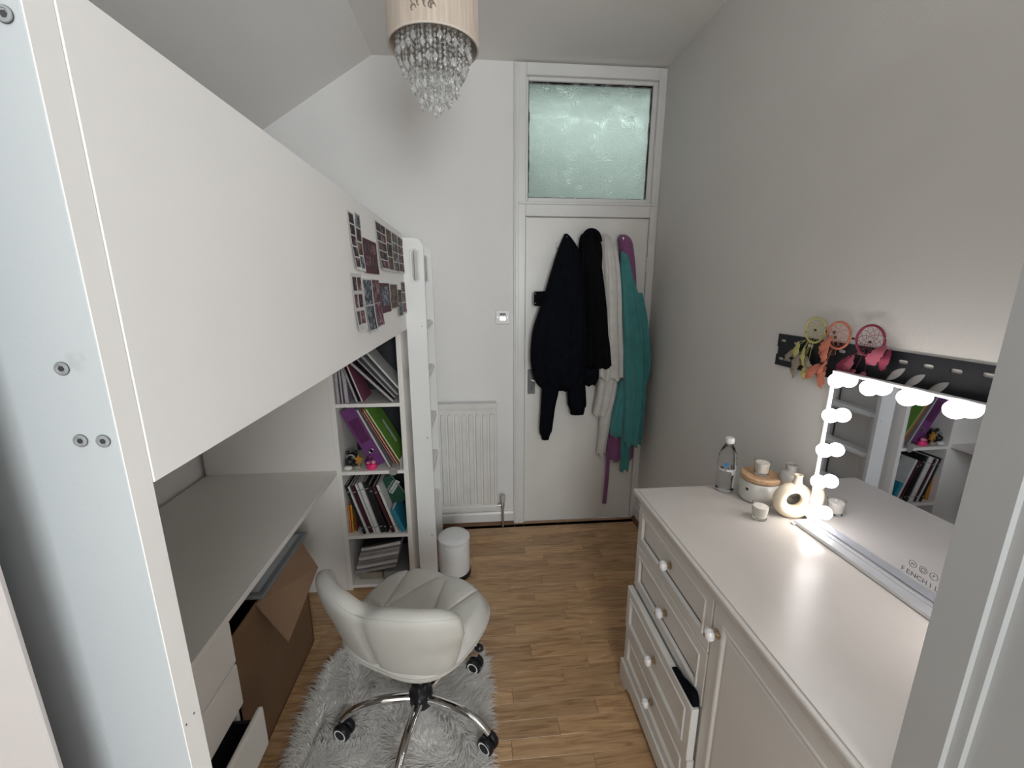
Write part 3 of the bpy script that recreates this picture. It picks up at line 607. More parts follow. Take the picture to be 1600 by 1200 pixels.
# ------------------------------------------------------------------ photos on the side panel
XP = XF + 0.0014
def photo(label, q, cells, pm, card='cov_white', curl=0.008, margin=0.004):
    """q: four (y,z) corners TL TR BR BL on the panel; cells = (columns, rows)"""
    q = [Vector(p) for p in q]; nu, nv = 6, 10
    def P(u, v, off):
        a = q[0].lerp(q[1], u).lerp(q[3].lerp(q[2], u), v)
        return Vector((XP + 0.0012 + off + curl * max(0, v - 0.45) ** 1.5 + 0.35 * curl * (2 * u - 1) ** 2 * v, a.x, a.y))
    t = thing('photo_print', label, 'photo', P(0.5, 1, 0), 0, 'photos taped to the loft bed panel')
    def sheet(u0, u1, v0, v1, o0, o1, nu, nv):
        bm = BM(); G = [[[bm.verts.new(P(u0 + (u1 - u0) * i / nu, v0 + (v1 - v0) * j / nv, o)) for i in range(nu + 1)] for j in range(nv + 1)] for o in (o0, o1)]
        for s in (0, 1):
            for j in range(nv):
                for i in range(nu): bm.faces.new((G[s][j][i], G[s][j][i + 1], G[s][j + 1][i + 1], G[s][j + 1][i]))
        ring = [(0, i) for i in range(nu + 1)] + [(j, nu) for j in range(1, nv + 1)] + [(nv, i) for i in range(nu - 1, -1, -1)] + [(j, 0) for j in range(nv - 1, 0, -1)]
        for a, c in zip(ring, ring[1:] + ring[:1]): bm.faces.new((G[0][a[0]][a[1]], G[0][c[0]][c[1]], G[1][c[0]][c[1]], G[1][a[0]][a[1]]))
        return bm
    part('card', sheet(0, 1, 0, 1, 0, 0.0006, nu, nv), card, t, smooth=True)
    W = (q[1] - q[0]).length; H = (q[3] - q[0]).length; mu, mv = margin / W, margin / H
    cc, rr = cells
    for i in range(cc):
        for j in range(rr):
            u0 = mu + i * (1 - mu) / cc; u1 = (i + 1) * (1 - mu) / cc; v0 = mv + j * (1 - 2 * mv) / rr; v1 = (j + 1) * (1 - 2 * mv) / rr
            part('picture', sheet(u0, u1, v0, v1, 0.0007, 0.0010, 3, 4), pm if isinstance(pm, str) else pm[(i + j) % len(pm)], t, smooth=True)
photo('strip of five dark photos, leftmost of the upper row', [(1.196, 1.777), (1.248, 1.777), (1.264, 1.628), (1.212, 1.628)], (1, 5), 'photo_dark', curl=0.014)
photo('strip of four photos with blue sky, second in the upper row', [(1.262, 1.784), (1.318, 1.784), (1.31, 1.626), (1.254, 1.626)], (1, 4), ('photo_blue', 'photo_dark', 'photo_warm'), curl=0.012)
photo('dark red card with four portraits below the upper photo row', [(1.332, 1.725), (1.506, 1.725), (1.508, 1.623), (1.327, 1.623)], (2, 2), ('photo_dark', 'photo_rose'), card='card_maroon', curl=0.006, margin=0.012)
photo('sheet of two photo columns with pale grid beside the red card', [(1.512, 1.80), (1.675, 1.80), (1.665, 1.641), (1.545, 1.641)], (2, 5), ('photo_dark', 'photo_dark', 'photo_rose'), curl=0.012)
photo('tall brown photo strip, right of the two column sheet', [(1.682, 1.799), (1.785, 1.799), (1.782, 1.641), (1.68, 1.641)], (1, 3), ('photo_warm', 'photo_dark'), curl=0.008)
photo('photo sheet with golden tones, second from the ladder in the upper row', [(1.795, 1.799), (1.915, 1.799), (1.905, 1.641), (1.79, 1.641)], (2, 4), ('photo_warm', 'photo_blue'), curl=0.008)
photo('photo sheet beside the ladder in the upper row', [(1.925, 1.798), (2.055, 1.798), (2.04, 1.643), (1.915, 1.643)], (2, 4), ('photo_dark', 'photo_warm', 'photo_rose'), curl=0.008)
photo('white card with two columns of offset photos, leftmost of the lower row', [(1.178, 1.618), (1.282, 1.618), (1.285, 1.459), (1.192, 1.459)], (2, 3), ('photo_dark', 'photo_rose'), curl=0.012, margin=0.010)
photo('black and white photo strip, second in the lower row', [(1.291, 1.606), (1.398, 1.606), (1.402, 1.443), (1.305, 1.443)], (1, 2), 'photo_blue', curl=0.014)
photo('rose tinted photo strip, third in the lower row', [(1.403, 1.606), (1.506, 1.606), (1.527, 1.452), (1.42, 1.449)], (1, 2), 'photo_rose', curl=0.010, margin=0.002)
photo('group photo in a dark border, middle of the lower row', [(1.517, 1.596), (1.682, 1.596), (1.682, 1.491), (1.53, 1.491)], (1, 1), 'photo_blue', card='card_maroon', curl=0.004, margin=0.012)
photo('brownish square photo right of the dark bordered group photo', [(1.697, 1.595), (1.85, 1.595), (1.846, 1.494), (1.692, 1.494)], (2, 1), 'photo_warm', curl=0.004, margin=0.003)
photo('small bluish photo hanging lowest near the ladder', [(1.857, 1.573), (1.942, 1.573), (1.925, 1.458), (1.838, 1.458)], (1, 2), ('photo_dark', 'photo_blue'), curl=0.010, margin=0.002)
photo('photo strip beside the ladder in the lower row', [(1.950, 1.607), (2.05, 1.607), (2.045, 1.463), (1.940, 1.463)], (1, 3), ('photo_rose', 'photo_warm'), curl=0.008)

# ------------------------------------------------------------------ radiator, switch, bin
rd = thing('radiator', 'white ribbed panel radiator on the wall beside the door', 'radiator', (-0.06, 2.55, 0.13))
rx0, rx1, rz0, rz1 = -0.29, 0.122, 0.135, 0.868
b = BM(); box(b, rx0, rx1, 2.530, 2.545, rz0, rz1, bev=0.004, seg=2); part('panel', b, 'radiator_white', rd)
b = BM(); box(b, rx0 - 0.002, rx1 + 0.002, 2.522, 2.575, rz1 - 0.030, rz1 + 0.006, bev=0.004, seg=2); part('top_grille', b, 'radiator_white', rd)
b = BM(); box(b, rx0, rx1, 2.524, 2.536, rz0, rz0 + 0.035, bev=0.005, seg=2); part('bottom_channel', b, 'radiator_white', rd)
nr = 9; pw = (rx1 - rx0 - 0.02) / nr
for k in range(nr):
    xc = rx0 + 0.01 + pw * (k + 0.5); hw = pw * 0.40
    b = BM(); pts = []
    for q in range(13):
        a = PI * q / 12; pts.append((xc + hw * math.cos(a), rz1 - 0.075 + hw * math.sin(a) * 1.0))
    for q in range(13):
        a = PI + PI * q / 12; pts.append((xc + hw * math.cos(a), rz0 + 0.062 + hw * math.sin(a) * 1.0))
    ins = [((p[0] - xc) * 0.72 + xc, p[1] - (0.006 if p[1] > 0.5 else -0.006)) for p in pts]
    A = [b.verts.new((p[0], 2.531, p[1])) for p in pts]; B = [b.verts.new((p[0], 2.521, p[1])) for p in ins]; n = len(pts)
    for i in range(n): b.faces.new((A[i], A[(i + 1) % n], B[(i + 1) % n], B[i]))
    b.faces.new(B)
    part('rib', b, 'radiator_white', rd, smooth=True, angle=30)
b = BM(); box(b, rx0 + 0.05, rx0 + 0.08, 2.545, 2.6, 0.6, 0.7); box(b, rx1 - 0.08, rx1 - 0.05, 2.545, 2.6, 0.6, 0.7); part('bracket', b, 'steel', rd)
b = BM(); tube(b, [(0.118, 2.545, 0.162), (0.158, 2.545, 0.162)], 0.008, 12); lathe(b, [(0.011, -0.02), (0.013, -0.01), (0.013, 0.012), (0.010, 0.02)], (0.158, 2.545, 0.165), 14); vv = part('valve', b, 'steel', rd, smooth=True)
b = BM(); lathe(b, [(0.011, 0.185), (0.016, 0.19), (0.0175, 0.225), (0.014, 0.235)], (0.160, 2.545, 0), 14); part('valve_cap', b, 'grey_plastic', vv, smooth=True)
b = BM(); tube(b, [(0.159, 2.545, 0.15), (0.159, 2.545, 0.0)], 0.0075, 12); part('pipe', b, 'steel', rd, smooth=True)
sw = thing('light_switch', 'square white light switch on the wall left of the door', 'switch', (0.166, 2.6, 1.36))
b = BM(); box(b, 0.124, 0.210, 2.589, 2.5995, 1.361, 1.447, bev=0.004, seg=2); part('plate', b, 'gloss_white', sw)
b = BM(); box(b, 0.146, 0.188, 2.584, 2.590, 1.383, 1.410, bev=0.002); part('rocker', b, 'steel', sw)
for x in (0.137, 0.197):
    b = BM(); lathe(b, [(0.0035, 0), (0.003, 0.0012)], (0, 0, 0), 10, M=Matrix.Translation((x, 2.589, 1.404)) @ Matrix.Rotation(R(90), 4, 'X')); part('screw', b, 'steel', sw)
b = BM(); box(b, 0.149, 0.185, 2.5885, 2.5895, 1.415, 1.428); part('marking', b, 'print_grey', sw)
pb = thing('pedal_bin', 'small round white pedal bin beside the ladder', 'bin', (-0.145, 2.12, 0))
bcx, bcy = -0.143, 2.10
b = BM(); lathe(b, [(0.088, 0.0), (0.091, 0.004), (0.091, 0.022), (0.087, 0.026)], (bcx, bcy, 0.0005), 40); part('base', b, 'black_plastic', pb, smooth=True)
b = BM(); lathe(b, [(0.084, 0.025), (0.086, 0.03), (0.0855, 0.212), (0.083, 0.216)], (bcx, bcy, 0), 40); part('body', b, 'cap_white', pb, smooth=True)
b = BM(); lathe(b, [(0.0875, 0.216), (0.0885, 0.222), (0.0875, 0.234), (0.080, 0.242), (0.06, 0.247), (0.03, 0.249), (0.004, 0.2495)], (bcx, bcy, 0), 40); part('lid', b, 'cap_white', pb, smooth=True)
b = BM(); box(b, bcx - 0.02, bcx + 0.02, bcy + 0.07, bcy + 0.105, 0.006, 0.016, bev=0.003); part('pedal', b, 'black_plastic', pb)

# ------------------------------------------------------------------ clothes on the door
YD = 2.590
cr = thing('coat_rack', 'white coat rack with chrome hooks behind the clothes', 'coat rack', (0.70, 2.59, 1.77))
b = BM(); box(b, 0.486, 0.935, 2.578, YD + 0.001, 1.775, 1.845, bev=0.003); part('rail', b, 'gloss_white', cr)
HK = [0.54, 0.675, 0.775, 0.875]
for x in HK:
    b = BM(); tube(b, interp([(x, 2.578, 1.80), (x, 2.56, 1.795), (x, 2.535, 1.80), (x, 2.522, 1.825), (x, 2.518, 1.86)], 14), 0.005, 8); sphere(b, (x, 2.518, 1.863), 0.007, 10, 8); part('hook', b, 'chrome', cr, smooth=True)
for x in (0.494, 0.925):
    b = BM(); lathe(b, [(0.004, 0), (0.003, 0.0015)], (0, 0, 0), 10, M=Matrix.Translation((x, 2.578, 1.81)) @ Matrix.Rotation(R(90), 4, 'X')); part('screw', b, 'screw_dark', cr)
def drape(bm, keys, rows=40, n=56, folds=5, amp=0.16, ph=0.0, yback=2.572, seed=0, hem=0.012):
    """closed hanging cloth: keys (z, xl, xr, depth); its back lies towards the door, folds run down it"""
    K = interp(keys, rows); rings = []
    for j, (z, xl, xr, d) in enumerate(K):
        t = j / (rows - 1); cx = (xl + xr) / 2; wx = max(0.004, (xr - xl) / 2); d = max(d, 0.006); ring = []
        for k in range(n):
            a = 2 * PI * k / n; ca, sa = math.cos(a), math.sin(a)
            rx = math.copysign(abs(ca) ** 0.8, ca); ry = math.copysign(abs(sa) ** 0.7, sa)
            f = 0.0
            if sa < 0:
                u = ca * 1.0
                f = math.sin(u * folds * 2.2 + ph + 0.9 * math.sin(t * 3 + seed)) * amp * min(1, 0.25 + t * 1.4) * (-sa)
                f += 0.5 * amp * noise.noise(Vector((u * 3 + seed, t * 5, seed * 1.7))) * (-sa)
            x = cx + wx * rx * (1 + 0.02 * noise.noise(Vector((ca * 2, t * 8, seed))))
            y = yback - d / 2 + d / 2 * ry * (1 + 1.1 * f) if sa < 0 else yback - d / 2 + d / 2 * ry
            zz = z + hem * math.sin(ca * folds * 1.7 + seed + (1.3 if sa > 0 else 0)) * max(0, t - 0.75) * 4
            ring.append(bm.verts.new((x, y, zz)))
        rings.append(ring)
    for A, B in zip(rings, rings[1:]):
        for k in range(n): bm.faces.new((A[k], A[(k + 1) % n], B[(k + 1) % n], B[k]))
    bm.faces.new(rings[0]); bm.faces.new(rings[-1][::-1])
# purple robe (behind)
pr_ = thing('purple_robe', 'purple dressing gown on the hook nearest the hinges, mostly behind the teal one', 'robe', (0.93, 2.55, 0.12))
b = BM(); drape(b, [(1.888, 0.868, 0.906, 0.02), (1.86, 0.852, 0.928, 0.06), (1.80, 0.862, 0.943, 0.08), (1.65, 0.87, 0.966, 0.085), (1.45, 0.87, 0.985, 0.08), (1.1, 0.865, 1.02, 0.06), (0.8, 0.86, 1.03, 0.055), (0.46, 0.868, 1.035, 0.05)], folds=4, seed=1.2, yback=2.575)
part('body', b, 'cloth_purple', pr_, smooth=True, angle=80)
b = BM(); tube(b, interp([(0.868, 2.555, 0.70), (0.864, 2.55, 0.55), (0.866, 2.552, 0.35), (0.858, 2.555, 0.135)], 24), 0.014, 8, flat=0.5); part('belt', b, 'cloth_purple', pr_, smooth=True)
# cream robe
cr_ = thing('cream_robe', 'cream towelling robe hanging between the black jacket and the teal gown', 'robe', (0.84, 2.52, 0.5))
b = BM(); drape(b, [(1.889, 0.762, 0.784, 0.02), (1.86, 0.745, 0.808, 0.06), (1.78, 0.725, 0.838, 0.11), (1.60, 0.725, 0.862, 0.14), (1.35, 0.735, 0.885, 0.14), (1.15, 0.745, 0.91, 0.13), (1.03, 0.755, 0.922, 0.12)], folds=5, seed=2.6, yback=2.568, amp=0.22)
part('body', b, 'cloth_cream', cr_, smooth=True, angle=80)
b = BM(); drape(b, [(1.12, 0.765, 0.90, 0.08), (1.0, 0.762, 0.89, 0.085), (0.88, 0.752, 0.88, 0.075), (0.79, 0.742, 0.865, 0.06), (0.775, 0.752, 0.86, 0.05)], folds=6, seed=4.1, yback=2.565, rows=26, amp=0.3)
part('skirt', b, 'cloth_cream', cr_, smooth=True, angle=80)
b = BM(); drape(b, [(0.95, 0.80, 0.88, 0.06), (0.78, 0.792, 0.87, 0.06), (0.62, 0.79, 0.85, 0.055), (0.505, 0.785, 0.84, 0.05)], folds=3, seed=5.0, yback=2.57, rows=24, n=32)
part('sleeve', b, 'cloth_cream', cr_, smooth=True, angle=80)
b = BM(); drape(b, [(1.20, 1.0, 1.05, 0.04), (1.0, 1.02, 1.066, 0.045), (0.86, 1.03, 1.073, 0.04)], folds=2, seed=6.0, yback=2.57, rows=16, n=28)
part('sleeve', b, 'cloth_cream', cr_, smooth=True, angle=80)
# teal gown
tg = thing('teal_gown', 'teal dressing gown hanging at the right end of the clothes', 'robe', (0.95, 2.48, 0.39))
b = BM(); drape(b, [(1.79, 0.866, 0.884, 0.02), (1.75, 0.858, 0.905, 0.05), (1.65, 0.852, 0.925, 0.09), (1.5, 0.866, 0.972, 0.12), (1.3, 0.882, 1.012, 0.14), (1.1, 0.895, 1.035, 0.14), (0.9, 0.915, 1.045, 0.125), (0.7, 0.93, 1.048, 0.11), (0.60, 0.935, 1.046, 0.10)], folds=5, seed=3.3, yback=2.525, amp=0.24, rows=56)
part('body', b, 'cloth_teal', tg, smooth=True, angle=80)
b = BM(); drape(b, [(1.06, 0.90, 0.96, 0.08), (0.95, 0.885, 0.96, 0.09), (0.78, 0.862, 0.955, 0.08), (0.66, 0.858, 0.95, 0.07), (0.635, 0.875, 0.94, 0.055)], folds=4, seed=7.3, yback=2.55, rows=26, n=36)
part('skirt', b, 'cloth_teal', tg, smooth=True, angle=80)
b = BM(); drape(b, [(0.80, 0.92, 0.985, 0.06), (0.65, 0.928, 0.992, 0.06), (0.5, 0.935, 0.998, 0.055), (0.40, 0.94, 0.995, 0.05)], folds=3, seed=8.3, yback=2.54, rows=24, n=32)
part('sleeve', b, 'cloth_teal', tg, smooth=True, angle=80)
b = BM(); drape(b, [(1.55, 0.955, 0.995, 0.05), (1.40, 0.965, 1.03, 0.08), (1.2, 0.985, 1.06, 0.09), (1.05, 1.0, 1.068, 0.08), (0.99, 1.02, 1.055, 0.05)], folds=2, seed=9.3, yback=2.51, rows=24, n=32)
part('sleeve', b, 'cloth_teal', tg, smooth=True, angle=80)
# black jacket
bj = thing('black_jacket', 'black zip jacket hanging second from the left on the door', 'jacket', (0.72, 2.5, 1.0))
b = BM(); drape(b, [(1.897, 0.652, 0.692, 0.03), (1.875, 0.622, 0.718, 0.08), (1.80, 0.61, 0.742, 0.12), (1.65, 0.615, 0.748, 0.13), (1.45, 0.635, 0.772, 0.13), (1.25, 0.65, 0.802, 0.13), (1.11, 0.66, 0.825, 0.12)], folds=5, seed=11, yback=2.566, amp=0.2)
part('body', b, 'cloth_black_shiny', bj, smooth=True, angle=80)
b = BM(); drape(b, [(1.75, 0.680, 0.728, 0.06), (1.5, 0.705, 0.766, 0.09), (1.3, 0.725, 0.795, 0.09), (1.11, 0.755, 0.822, 0.08)], folds=2, seed=12, yback=2.50, rows=24, n=32)
part('sleeve', b, 'cloth_black_shiny', bj, smooth=True, angle=80)
b = BM(); drape(b, [(1.15, 0.655, 0.775, 0.09), (1.05, 0.66, 0.768, 0.09), (0.985, 0.678, 0.745, 0.06)], folds=3, seed=12.5, yback=2.56, rows=16, n=32)
part('lining', b, 'cloth_black', bj, smooth=True, angle=80)
b = BM(); tube(b, interp([(0.640, 2.49, 1.80), (0.625, 2.47, 1.86), (0.655, 2.46, 1.895), (0.70, 2.465, 1.885), (0.725, 2.48, 1.84)], 16), 0.014, 8); part('collar', b, 'cloth_rib', bj, smooth=True)
# black hoodie
hd = thing('black_hoodie', 'black sweatshirt with long sleeves, leftmost garment on the door', 'sweatshirt', (0.52, 2.5, 0.62))
b = BM(); drape(b, [(1.889, 0.532, 0.548, 0.02), (1.86, 0.516, 0.570, 0.06), (1.78, 0.482, 0.612, 0.11), (1.65, 0.440, 0.626, 0.15), (1.5, 0.395, 0.645, 0.17), (1.35, 0.345, 0.660, 0.17), (1.2, 0.328, 0.668, 0.16), (1.08, 0.340, 0.66, 0.14), (1.0, 0.375, 0.648, 0.11), (0.955, 0.44, 0.60, 0.07)], folds=6, seed=14, yback=2.566, rows=52, amp=0.18)
part('body', b, 'cloth_black', hd, smooth=True, angle=80)
b = BM(); drape(b, [(1.15, 0.40, 0.50, 0.09), (1.0, 0.405, 0.515, 0.09), (0.85, 0.40, 0.49, 0.085), (0.70, 0.395, 0.475, 0.075), (0.672, 0.40, 0.468, 0.07)], folds=3, seed=15, yback=2.55, rows=26, n=32)
sl = part('sleeve', b, 'cloth_black', hd, smooth=True, angle=80)
b = BM(); drape(b, [(0.685, 0.408, 0.462, 0.06), (0.655, 0.408, 0.46, 0.055), (0.630, 0.410, 0.456, 0.05)], folds=8, seed=16, yback=2.545, rows=8, n=40, hem=0); part('cuff', b, 'cloth_rib', sl, smooth=True, angle=80)
b = BM(); drape(b, [(1.12, 0.56, 0.665, 0.09), (1.0, 0.565, 0.675, 0.09), (0.87, 0.572, 0.688, 0.085), (0.84, 0.58, 0.684, 0.08)], folds=3, seed=17, yback=2.55, rows=20, n=32)
sl = part('sleeve', b, 'cloth_black', hd, smooth=True, angle=80)
b = BM(); drape(b, [(0.85, 0.588, 0.682, 0.07), (0.82, 0.59, 0.68, 0.065), (0.795, 0.592, 0.676, 0.06)], folds=8, seed=18, yback=2.545, rows=8, n=40, hem=0); part('cuff', b, 'cloth_rib', sl, smooth=True, angle=80)
b = BM(); quadslab(b, [(0.346, 2.50, 1.475), (0.348, 2.50, 1.558), (0.45, 2.48, 1.562), (0.44, 2.48, 1.470)], 0.018); bmesh.ops.bevel(b, geom=list(b.edges), offset=0.004, segments=2, affect='EDGES'); cu = part('waistband_tab', b, 'cloth_rib', hd, smooth=True)
for z in (1.545, 1.49):
    b = BM(); sphere(b, (0.356, 2.499, z), 0.004, 10, 6); part('snap', b, 'steel', cu, smooth=True)

# ------------------------------------------------------------------ ceiling lamp
LX, LY, LZ, LR = -0.105, 1.42, 2.258, 0.130
lp = thing('ceiling_lamp', 'beige drum pendant lamp with hanging crystal strands', 'lamp', (LX, LY, 2.07))
b = BM(); n = 96
rings = []
for r, z in ((LR, 0), (LR, 0.24), (LR - 0.004, 0.24), (LR - 0.004, 0)):
    rings.append([b.verts.new((LX + (r + (0.0006 * math.sin(k * 31.7) if r == LR else 0)) * math.cos(2 * PI * k / n), LY + (r + (0.0006 * math.sin(k * 31.7) if r == LR else 0)) * math.sin(2 * PI * k / n), LZ + z)) for k in range(n)])
for A, B in zip(rings, rings[1:] + rings[:1]):
    for k in range(n): b.faces.new((A[k], A[(k + 1) % n], B[(k + 1) % n], B[k]))
sh = part('shade', b, 'shade_silk', lp, smooth=True)
for zz in (0.0, 0.24):
    b = BM(); tube(b, [(LX + (LR - 0.002) * math.cos(2 * PI * k / 72), LY + (LR - 0.002) * math.sin(2 * PI * k / 72), LZ + zz) for k in range(72)], 0.0032, 6, closed=True); part('rim', b, 'shade_rim', sh, smooth=True)
b = BM(); random.seed(21)   # scrolled print on the cloth
for k in range(11):
    a0 = R(-88) + random.uniform(-0.6, 0.45); z0 = random.uniform(0.03, 0.10); s = random.uniform(0.006, 0.012)
    P_ = []
    for q in range(10):
        t_ = q / 9 * 4.4; a = a0 + s * math.cos(t_) * (1 - q / 16) / LR; z = z0 + 1.3 * s * math.sin(t_) * (1 - q / 16)
        P_.append((LX + (LR + 0.0012) * math.cos(a), LY + (LR + 0.0012) * math.sin(a), LZ + z))
    tube(b, P_, [0.0008 + 0.0018 * math.sin(q / 9 * PI) for q in range(10)], 5)
part('scroll_print', b, 'shade_mark', sh, smooth=True, kind='stuff')
b = BM()
for k in range(3):
    a = k * 2 * PI / 3; tube(b, [(LX, LY, LZ + 0.235), (LX + (LR - 0.004) * math.cos(a), LY + (LR - 0.004) * math.sin(a), LZ + 0.235)], 0.002, 6)
for rr in (0.105, 0.088, 0.066, 0.042, 0.014):
    tube(b, [(LX + rr * math.cos(2 * PI * k / 40), LY + rr * math.sin(2 * PI * k / 40), LZ + 0.06) for k in range(40)], 0.002, 5, closed=True)
for k in range(3):
    a = k * 2 * PI / 3 + 0.4; tube(b, [(LX + 0.03 * math.cos(a), LY + 0.03 * math.sin(a), LZ + 0.235), (LX + 0.105 * math.cos(a), LY + 0.105 * math.sin(a), LZ + 0.06)], 0.0015, 5)
part('wire_frame', b, 'chrome', lp, smooth=True)
b = BM()
def bead(bm, x, y, z, r, hgt):
    top = bm.verts.new((x, y, z + hgt)); bot = bm.verts.new((x, y, z - hgt))
    ph = random.uniform(0, 1); q = [bm.verts.new((x + r * math.cos(ph + k * PI / 3), y + r * math.sin(ph + k * PI / 3), z)) for k in range(6)]
    for k in range(6): bm.faces.new((top, q[k], q[(k + 1) % 6])); bm.faces.new((bot, q[(k + 1) % 6], q[k]))
for rr, ns, zend in ((0.105, 28, -0.030), (0.088, 22, -0.070), (0.066, 16, -0.115), (0.042, 11, -0.148), (0.014, 4, -0.168)):
    for s in range(ns):
        a = 2 * PI * (s + random.uniform(-0.2, 0.2)) / ns; x = LX + rr * math.cos(a); y = LY + rr * math.sin(a); z = 0.055; ze = zend + random.uniform(-0.006, 0.012)
        while z > ze + 0.02:
            bead(b, x, y, LZ + z, 0.0052, 0.0062); z -= 0.0128
        bead(b, x, y, LZ + ze + 0.004, 0.0085, 0.015)
part('crystal_strands', b, 'crystal', lp, kind='stuff')
b = BM(); tube(b, [(LX, LY, LZ + 0.235), (LX, LY, ZC - 0.02)], 0.003, 8); part('cable', b, 'gloss_white', lp)
b = BM(); lathe(b, [(0.015, -0.04), (0.045, -0.015), (0.05, 0)], (LX, LY, ZC), 24); part('ceiling_rose', b, 'gloss_white', lp, smooth=True)
b = BM(); lathe(b, [(0.012, 0.10), (0.018, 0.12), (0.018, 0.20), (0.01, 0.235)], (LX, LY, LZ), 16); part('lamp_holder', b, 'cap_white', lp, smooth=True)

# ------------------------------------------------------------------ swivel chair and rug
rg = thing('fur_rug', 'shaggy white faux fur rug under the swivel chair', 'rug', (-0.32, 1.25, 0))
rc = []
for k in range(60):
    a = 2 * PI * k / 60; ca, sa = math.cos(a), math.sin(a)
    x = -0.322 + 0.325 * math.copysign(abs(ca) ** 0.55, ca) * (1 + 0.05 * math.sin(3 * a)); yv = 1.17 + 0.50 * math.copysign(abs(sa) ** 0.6, sa)
    rc.append((x, yv))
b = BM(); prism(b, rc, 0.0005, 0.008, axis='z'); part('backing', b, 'fur_base', rg)
rng = np.random.default_rng(4); NF = 42000
poly = np.array(rc)
def inside(px, py):
    c = np.zeros(len(px), bool); n = len(poly); j = n - 1
    for i in range(n):
        xi, yi = poly[i]; xj, yj = poly[j]
        with np.errstate(divide='ignore', invalid='ignore'):
            c ^= ((yi > py) != (yj > py)) & (px < (xj - xi) * (py - yi) / (yj - yi + 1e-12) + xi)
        j = i
    return c
px = rng.uniform(-0.68, 0.03, NF * 2); py = rng.uniform(0.66, 1.69, NF * 2); k = inside(px, py); px, py = px[k][:NF], py[k][:NF]; nf = len(px)
cl = (np.round(px / 0.035) * 0.035 + 0.012 * np.sin(py * 90), np.round(py / 0.035) * 0.035)
ang = 2.2 * np.sin(px * 9 + 1) + 2.0 * np.cos(py * 8) + 1.4 * np.sin((px + py) * 17) + rng.normal(0, 0.28, nf)
dist = np.minimum(1, (np.abs(px + 0.322) / 0.325)); out_a = np.arctan2(py - 1.17, px + 0.322)
ang = np.where(np.maximum(np.abs(px + 0.322) / 0.325, np.abs(py - 1.17) / 0.5) > 0.86, out_a + rng.normal(0, 0.45, nf), ang)
lean = rng.uniform(0.03, 0.065, nf); hgt = rng.uniform(0.010, 0.026, nf); wdt = rng.uniform(0.0008, 0.0017, nf)
dx, dy = np.cos(ang), np.sin(ang); V = []; 
prof = [(0, 0, 1.0), (0.3, 0.75, 0.9), (0.7, 1.0, 0.6), (1.0, 0.75, 0.05)]
curl = (cl[0] - px) * 0.5, (cl[1] - py) * 0.5
ar = np.empty((nf, 8, 3))
for q, (l, hh, ww) in enumerate(prof):
    cx = px + dx * lean * l + curl[0] * l; cy = py + dy * lean * l + curl[1] * l; cz = 0.006 + hgt * hh
    for s, sg in enumerate((-1, 1)):
        ar[:, q * 2 + s, 0] = cx - dy * wdt * ww * sg; ar[:, q * 2 + s, 1] = cy + dx * wdt * ww * sg; ar[:, q * 2 + s, 2] = cz
base = (np.arange(nf) * 8)[:, None]
faces = np.concatenate([base + np.array([[q * 2, q * 2 + 1, q * 2 + 3, q * 2 + 2]]) for q in range(3)]).reshape(-1, 4)
me = bpy.data.meshes.new('pile'); me.vertices.add(nf * 8); me.vertices.foreach_set('co', (ar.reshape(-1, 3) - np.array([-0.32, 1.25, 0])).ravel())
me.loops.add(faces.size); me.loops.foreach_set('vertex_index', faces.ravel()); me.polygons.add(len(faces)); me.polygons.foreach_set('loop_start', np.arange(0, faces.size, 4))
me.update(calc_edges=True); me.validate(); me.materials.append(MATS['fur'])
fo = bpy.data.objects.new('pile', me); C.objects.link(fo); fo.parent = rg; fo['kind'] = 'stuff'

CZ = 0.012
ch = thing('swivel_chair', 'white padded swivel chair with chrome star base on the rug', 'chair', (-0.225, 1.265, CZ), R(62 - 90))
# local axes: +y is the way the chair faces, +x its right side
def seat_outline(a):
    ca, sa = math.cos(a), math.sin(a); e = 0.62
    x = 0.232 * math.copysign(abs(ca) ** e, ca); y = 0.215 * math.copysign(abs(sa) ** e, sa) + 0.012
    x *= 1.0 + 0.10 * (y / 0.22) if y < 0 else 1.0 - 0.10 * (y / 0.22) ** 3
    return x, y
segs = [((-0.105, -0.05), (-0.165, 0.22)), ((-0.105, -0.05), (-0.005, 0.22)), ((0.085, -0.05), (-0.005, 0.22)), ((0.085, -0.05), (0.165, 0.22)), ((-0.105, -0.05), (-0.24, -0.02)), ((0.085, -0.05), (0.24, -0.02)), ((-0.105, -0.05), (0.0, -0.22)), ((0.085, -0.05), (0.0, -0.22))]
def sd(px, py, s):
    (ax, ay), (bx, by) = s; vx, vy = bx - ax, by - ay; t = max(0, min(1, ((px - ax) * vx + (py - ay) * vy) / (vx * vx + vy * vy)))
    return math.hypot(px - ax - t * vx, py - ay - t * vy)
b = BM(); na, nr_ = 180, 70; rings = []
for j in range(1, nr_ + 1):
    rho = j / nr_; ring = []
    for k in range(na):
        x, y = seat_outline(2 * PI * k / na); x *= rho; y = (y - 0.012) * rho + 0.012
        d = min(sd(x, y, s) for s in segs)
        z = 0.478 + 0.012 * (1 - rho ** 2) - 0.050 * max(0, (rho - 0.80) / 0.20) ** 2.6 - 0.0055 * math.exp(-(d / 0.0042) ** 2) + 0.004 * min(1, d / 0.03) - 0.035 * max(0, y - 0.12) ** 1.5 * 3
        ring.append(b.verts.new((x, y, z)))
    rings.append(ring)
for f, z in ((1.012, 0.422), (0.97, 0.408), (0.75, 0.398), (0.3, 0.395)):
    rings.append([b.verts.new((seat_outline(2 * PI * k / na)[0] * f, (seat_outline(2 * PI * k / na)[1] - 0.012) * f + 0.012, z)) for k in range(na)])
for A, B in zip(rings, rings[1:]):
    for k in range(na): b.faces.new((A[k], A[(k + 1) % na], B[(k + 1) % na], B[k]))
cv = b.verts.new((0, 0.012, 0.49))
